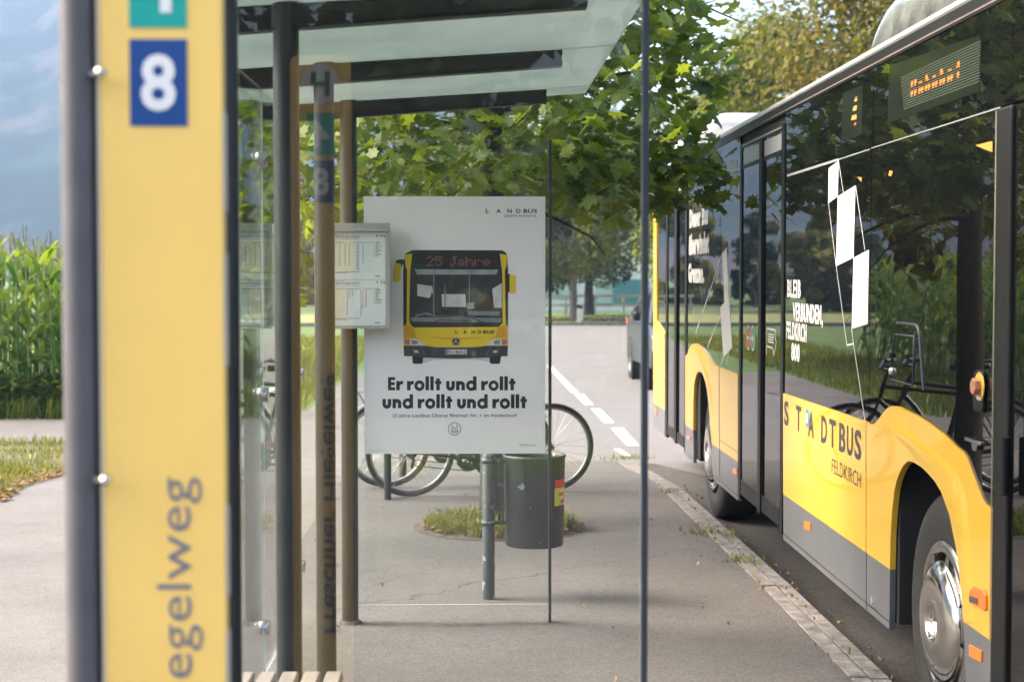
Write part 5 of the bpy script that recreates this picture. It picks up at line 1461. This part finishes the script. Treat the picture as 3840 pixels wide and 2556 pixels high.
L2('pr_yellow', [(1150, 526), (1097, 518), (1114, 640), (1118, 1025), (1156, 1050), (1140, 1018), (1134, 640), (1146, 600)], 3)
L2('pr_yellow', [(407, 1040), (432, 1020), (1136, 1020), (1156, 1040), (1157, 1178), (990, 1178), (930, 1188), (640, 1188), (570, 1178), (407, 1178)], 4)
L2('pr_amber', [(412, 1042), (432, 1024), (482, 1046), (490, 1080), (500, 1122), (412, 1122)], 5); L2('pr_amber', [(1152, 1042), (1134, 1024), (1082, 1046), (1076, 1080), (1064, 1122), (1152, 1122)], 5)
L2('pr_yellow', [(486, 1046), (1080, 1046), (1060, 1124), (508, 1124)], 6)
L2('pr_amber', [(590, 1118), (600, 1112), (780, 1122), (960, 1112), (976, 1118), (780, 1138)], 7)
L2('pr_black', [(472, 506), (1094, 508), (1114, 640), (1116, 990), (1108, 1022), (1090, 1042), (482, 1046), (460, 1028), (448, 985), (456, 640)], 7)
L2('pr_glass', [(458, 632), (1112, 632), (1113, 985), (1100, 1014), (1080, 1030), (490, 1032), (466, 1014), (452, 975)], 8)
L2('pr_steel', [(486, 630), (1086, 632), (1072, 668), (505, 668)], 9)
L2('pr_light', [(506, 736), (612, 750), (622, 800), (590, 836), (506, 820)], 9); L2('pr_light', [(680, 808), (850, 808), (858, 900), (684, 898)], 9)
L2('pr_light', [(1044, 770), (1112, 730), (1112, 905), (1056, 905)], 9)
L2('pr_brown', [(930, 830), (945, 796), (1015, 796), (1030, 836), (1050, 880), (1040, 920), (880, 920), (900, 850)], 9)
L2('pr_brown', [(604, 800), (640, 790), (670, 820), (672, 915), (640, 940), (606, 930)], 9)
L2('pr_dark', [(860, 920), (1110, 925), (1110, 968), (860, 960)], 10); L2('pr_grey', [(868, 928), (1096, 932), (1096, 962), (868, 958)], 11)
for (a, c, e, f) in ((620, 672, 628, 966), (876, 672, 882, 900), (700, 740, 706, 900), (708, 780, 713, 920)): L2('pr_grey', [(a, c), (e, c), (e, f), (a, f)], 11)
L2('pr_grey', [(470, 1000), (500, 955), (560, 940), (600, 945), (616, 966), (600, 960), (560, 950), (505, 965), (478, 1004)], 11)
L2('pr_grey', [(455, 975), (1112, 978), (1104, 1010), (470, 1005)], 10)
L2('pr_steel', [(862, 870), (912, 866), (914, 912), (862, 914)], 12)
for (a, c, e, f, w) in ((570, 1034, 660, 995, 6), (660, 992, 895, 998, 6), (620, 966, 910, 970, 5), (890, 975, 1036, 1036, 7), (650, 990, 800, 984, 5)):
    ln = math.hypot(e - a, f - c); nx_, ny_ = -(f - c) / ln * w / 2, (e - a) / ln * w / 2
    L2('pr_black' if w > 5 else 'pr_grey', [(a + nx_, c + ny_), (e + nx_, f + ny_), (e - nx_, f - ny_), (a - nx_, c - ny_)], 13)
for s in (1, -1):
    X_ = lambda x: x if s > 0 else 1564 - x
    L2('pr_dark', [(X_(408), 1176), (X_(570), 1178), (X_(640), 1188), (X_(782), 1190), (X_(782), 1270), (X_(548), 1262), (X_(520), 1252), (X_(412), 1252)], 5)
    L2('pr_light', [(X_(412), 1128), (X_(500), 1128), (X_(540), 1146), (X_(568), 1174), (X_(412), 1172)], 8)
    L2('pr_red', [(X_(414), 1130), (X_(452), 1130), (X_(454), 1170), (X_(414), 1168)], 9)
    L2('pr_grey', [(X_(464), 1138), (X_(498), 1138), (X_(512), 1152), (X_(500), 1166), (X_(468), 1166)], 9)
    L2('pr_grey', [(X_(472), 1206), (X_(515), 1206), (X_(524), 1230), (X_(486), 1232)], 9); L2('pr_light', [(X_(486), 1212), (X_(508), 1212), (X_(512), 1226), (X_(492), 1227)], 10)
    L2('pr_grey', [(X_(530), 1184), (X_(534), 1184), (X_(562), 1240), (X_(557), 1240)], 10)
L2('pr_black', [(346, 580), (362, 562), (400, 558), (420, 566), (424, 630), (412, 620), (402, 590), (388, 640), (380, 610)], 5)
L2('pr_yellow', [(340, 592), (352, 584), (384, 588), (392, 600), (386, 700), (378, 718), (340, 718), (332, 705)], 6)
L2('pr_black', [(1140, 660), (1172, 664), (1172, 790), (1140, 800)], 5); L2('pr_yellow', [(1168, 668), (1204, 670), (1214, 682), (1212, 792), (1204, 802), (1168, 800)], 6)
for m, mb in lay.items(): mb.build('print_layer', M[m], pb)
q = MB(); z_ = .0046
for ch, x0, x1 in (('L', 779, 796), ('A', 837, 858), ('N', 894, 917), ('D', 943, 966), ('BUS', 979, 1055)):
    (a, c), (e, f) = C([(x0, 1066), (x1, 1091)]); ptext(q, ch, a, c, e, f, z_, .03)
(a, c), (e, f) = C([(728, 1210), (852, 1233)]); q.build('print_name', M['pr_black'], pb)
q = MB(); pp(q, C([(704, 1203), (862, 1203), (862, 1239), (704, 1239)]), .0036); pl_ = q.build('plate', M['pr_light'], pb)
q = MB(); pp(q, C([(706, 1205), (722, 1205), (722, 1237), (706, 1237)]), .0039); q.build('plate_band', M['pr_blue'], pl_)
q = MB(); (a, c), (e, f) = C([(728, 1210), (756, 1233)]); ptext(q, 'FK', a, c, e, f, .004, .01); (a, c), (e, f) = C([(786, 1210), (853, 1233)]); ptext(q, 'BUS 2', a, c, e, f, .004, .01); q.build('plate_number', M['pr_black'], pl_)
q = MB(); pp(q, C([(766, 1213), (778, 1213), (776, 1226), (772, 1231), (768, 1226)]), .004); q.build('plate_crest', M['pr_red'], pl_)
q = MB(); cc = PO(*C([(783, 1147)])[0], .0044); disc(q, cc, (1, 0, 0), (0, 0, 1), .0196, 32); em = q.build('front_emblem', M['pr_black'], pb)
q = MB(); cc = PO(*C([(783, 1147)])[0], .0047); ring(q, cc, (1, 0, 0), (0, 0, 1), .0178, .0018, 36)
for k in range(3):
    a = PI / 2 + k * 2 * PI / 3; t = Vector((math.cos(a), 0, math.sin(a))); n = Vector((-math.sin(a), 0, math.cos(a)))
    q.flat([cc + t * .0168, cc + n * .0030, cc - t * .0018, cc - n * .0030])
q.build('emblem_star', M['pr_light'], em)
# dot matrix 25 Jahre
FONT57 = {'2': '0111010001000010001001000100011111', '5': '11111100001111000001000011000101110', 'J': '00111000100001000010000101001001100', 'a': '00000000000111000001011111000101111',
          'h': '10000100001011011001100011000110001', 'r': '00000000001011011001100001000010000', 'e': '00000000000111010001111111000001110'}
FONT57['2'] = '01110100010000100010001000100011111'
q = MB(); x = 572
for ch in '25 Jahre':
    if ch == ' ': x += 42; continue
    wch = 54
    for i, bt in enumerate(FONT57[ch]):
        if bt == '1':
            gx, gy = i % 5, i // 5; px_ = x + gx * 10.6; py_ = 541 + gy * 9.6
            for sx in (0, 4.8):
                pp(q, C([(px_ + sx, py_), (px_ + sx + 3.6, py_), (px_ + sx + 3.6, py_ + 6.4), (px_ + sx, py_ + 6.4)]), .0026)
    x += wch + (8 if ch != 'J' else 0)
q.build('dot_display', M['pr_led'], pb)

# ------------------------------------------------------------------ far side of the junction
M['wall_white'] = pm('pale render wall', (.62, .62, .58), .85, var=.1, scale=.6)
M['teal'] = pm('teal cladding', (.05, .19, .20), .5, var=.12, scale=.8); M['teal_pale'] = pm('pale teal cladding', (.30, .42, .37), .6, var=.12, scale=.8)
M['rail'] = pm('weathered rail', (.42, .38, .36), .8, var=.2); M['roofing'] = pm('grey roofing', (.18, .18, .18), .8, var=.15)
hb = thing('building', 'low pale building with teal cladding panels beyond the junction trees', 'building', (6, 82, -.1))
b = MB(); b.box(-4, 20, 80, 90, -.2, 4.4); b.build('wall', M['wall_white'], hb)
b = MB(); b.box(-4.4, 20.4, 79.5, 90.5, 4.401, 4.75); b.build('roof', M['roofing'], hb)
for (x0, x1, z0, z1, m) in ((-3.5, 5.1, .45, 2.3, 'teal_pale'), (7.0, 8.6, .2, 1.4, 'teal'), (6.1, 6.9, .2, 2.6, 'teal_pale'), (9.75, 10.2, .0, 3.9, 'teal'), (11.2, 12.2, .0, 3.9, 'teal')):
    b = MB(); b.box(x0, x1, 79.94, 79.999, z0, z1); b.build('cladding_panel', M[m], hb)
fe = thing('rail_fence', 'low pale rail fence on the grass before the teal and white building', 'fence', (4, 69, -.05))
for k in range(16):
    x = -6 + k * 1.25; b = MB(); b.box(x - .05, x + .05, 68.95, 69.05, -.1, .78); b.build('fence_post', M['rail'], fe)
for z in (.72, .32):
    b = MB(); b.box(-6.2, 13, 68.9, 68.948, z - .06, z + .06); b.build('rail', M['rail'], fe)
de = thing('marker_post', 'white roadside marker post beside the pale tree trunk', 'marker post', (3.86, 57.4, -.07))
x, y = onY(2175, 1180, 57.4).x, 57.4
b = MB(); b.prism([(x - .10, y, -.1), (x + .10, y, -.1), (x + .10, y, .60), (x - .10, y, .66)], (0, .10, 0)); b.build('post', M['wall_white'], de, bevel=.01)
b = MB(); b.prism([(x - .101, y - .002, .44), (x + .101, y - .002, .40), (x + .101, y - .002, .52), (x - .101, y - .002, .56)], (0, .104, 0)); b.build('black_band', M['bus_black'], de)

# ------------------------------------------------------------------ car waiting behind the bus
M['car_paint'] = pm('dark blue car paint', (.012, .018, .026), .4, var=.05, coat=.25)
M['car_glass'] = pm('car window', (.02, .025, .03), .05); M['tail'] = pm('tail lamp red', (.45, .03, .02), .2)
ca = thing('car', 'dark blue car half hidden between the slim shelter post and the bus rear', 'car', (3.6, 26.2, -.15))
cx0, cx1, cy0, cy1 = 2.70, 4.48, 24.0, 28.2
def zc(z): return -.15 + z
b = MB(); b.smooth = False
prof = [(cy0 + .05, .35), (cy0, .62), (cy0 + .12, .86), (cy0 + 1.05, 1.02), (cy0 + 3.9, 1.08), (cy1 - .06, 1.0), (cy1, .62), (cy1 - .06, .32)]
rings = []
for t, ins in ((0, .10), (.05, .03), (.12, 0), (.88, 0), (.95, .03), (1, .10)):
    x = cx0 + (cx1 - cx0) * t; rings.append([(x, y + (ins if y < 26 else -ins), zc(z - ins * .3 if z > .9 else z)) for y, z in prof])
b.loft(rings, True, True); b.build('body', M['car_paint'], ca, bevel=.03)
b = MB(); gpf = [(cy0 + 1.0, 1.02), (cy0 + 1.75, 1.52), (cy0 + 3.2, 1.55), (cy1 - .12, 1.08)]
b.loft([[(cx0 + .05 + (.16 if z > 1.2 else 0), y, zc(z)) for y, z in gpf], [(cx1 - .05 - (.16 if z > 1.2 else 0), y, zc(z)) for y, z in gpf]], True, True); b.build('cabin', M['car_paint'], ca, bevel=.03)
for (ya, yb, yc, yd) in ((cy0 + 1.3, cy0 + 1.85, cy0 + 2.35, cy0 + 2.35), (cy0 + 2.45, cy0 + 2.45, cy0 + 3.2, cy0 + 3.65)):
    b = MB(); b.prism([(cx0 + .046, ya, zc(1.08)), (cx0 + .186, yb, zc(1.46)), (cx0 + .186, yc, zc(1.46)), (cx0 + .046, yd, zc(1.08))], (.02, 0, 0)); b.build('side_window', M['car_glass'], ca)
b = MB(); b.prism([(cx0 + .2, cy0 + 1.02, zc(1.06)), (cx1 - .2, cy0 + 1.02, zc(1.06)), (cx1 - .3, cy0 + 1.66, zc(1.48)), (cx0 + .3, cy0 + 1.66, zc(1.48))], (0, .03, .0)); b.build('windscreen', M['car_glass'], ca)
for yw in (cy0 + .85, cy1 - .82):
    w = thing_part('wheel', ca)
    b = MB(); b.lathe([(.21, .0), (.30, -.012), (.325, .02), (.325, .2), (.2, .22)], (cx0 + .005, yw, zc(.325)), (1, 0, 0), 32); b.build('tyre', M['rubber'], w)
    b = MB(); b.lathe([(.215, -.004), (.2, .01), (.06, .02), (.05, 0), (.001, .0)], (cx0 + .0, yw, zc(.325)), (1, 0, 0), 32); b.build('rim', M['chrome2'], w)
    b = MB(); b.lathe([(.40, -.004), (.37, -.004), (.37, .05)], (cx0 - .0, yw, zc(.335)), (1, 0, 0), 32); b.build('arch_trim', M['bus_matt'], w)
b = MB(); b.rbox(cx0 - .16, cx0 - .02, cy0 + 1.35, cy0 + 1.47, zc(1.05), zc(1.20), .03); b.build('wing_mirror', M['bus_black'], ca)
b = MB(); b.box(cx0 - .004, cx0 + .06, cy1 - .36, cy1 - .06, zc(.90), zc(1.02)); b.build('tail_lamp', M['tail'], ca)
b = MB(); b.box(cx0 + .12, cx0 + .5, cy0 - .01, cy0 + .12, zc(.66), zc(.82)); b.build('headlamp', M['pr_light'], ca)
b = MB(); b.box(cx0 + .3, cx1 - .3, cy0 - .025, cy0 + .03, zc(.34), zc(.52)); b.build('bumper_insert', M['bus_black'], ca)
b = MB(); b.box(3.30, 3.84, cy0 - .035, cy0 - .026, zc(.40), zc(.51)); b.build('number_plate', M['bus_decal'], ca)
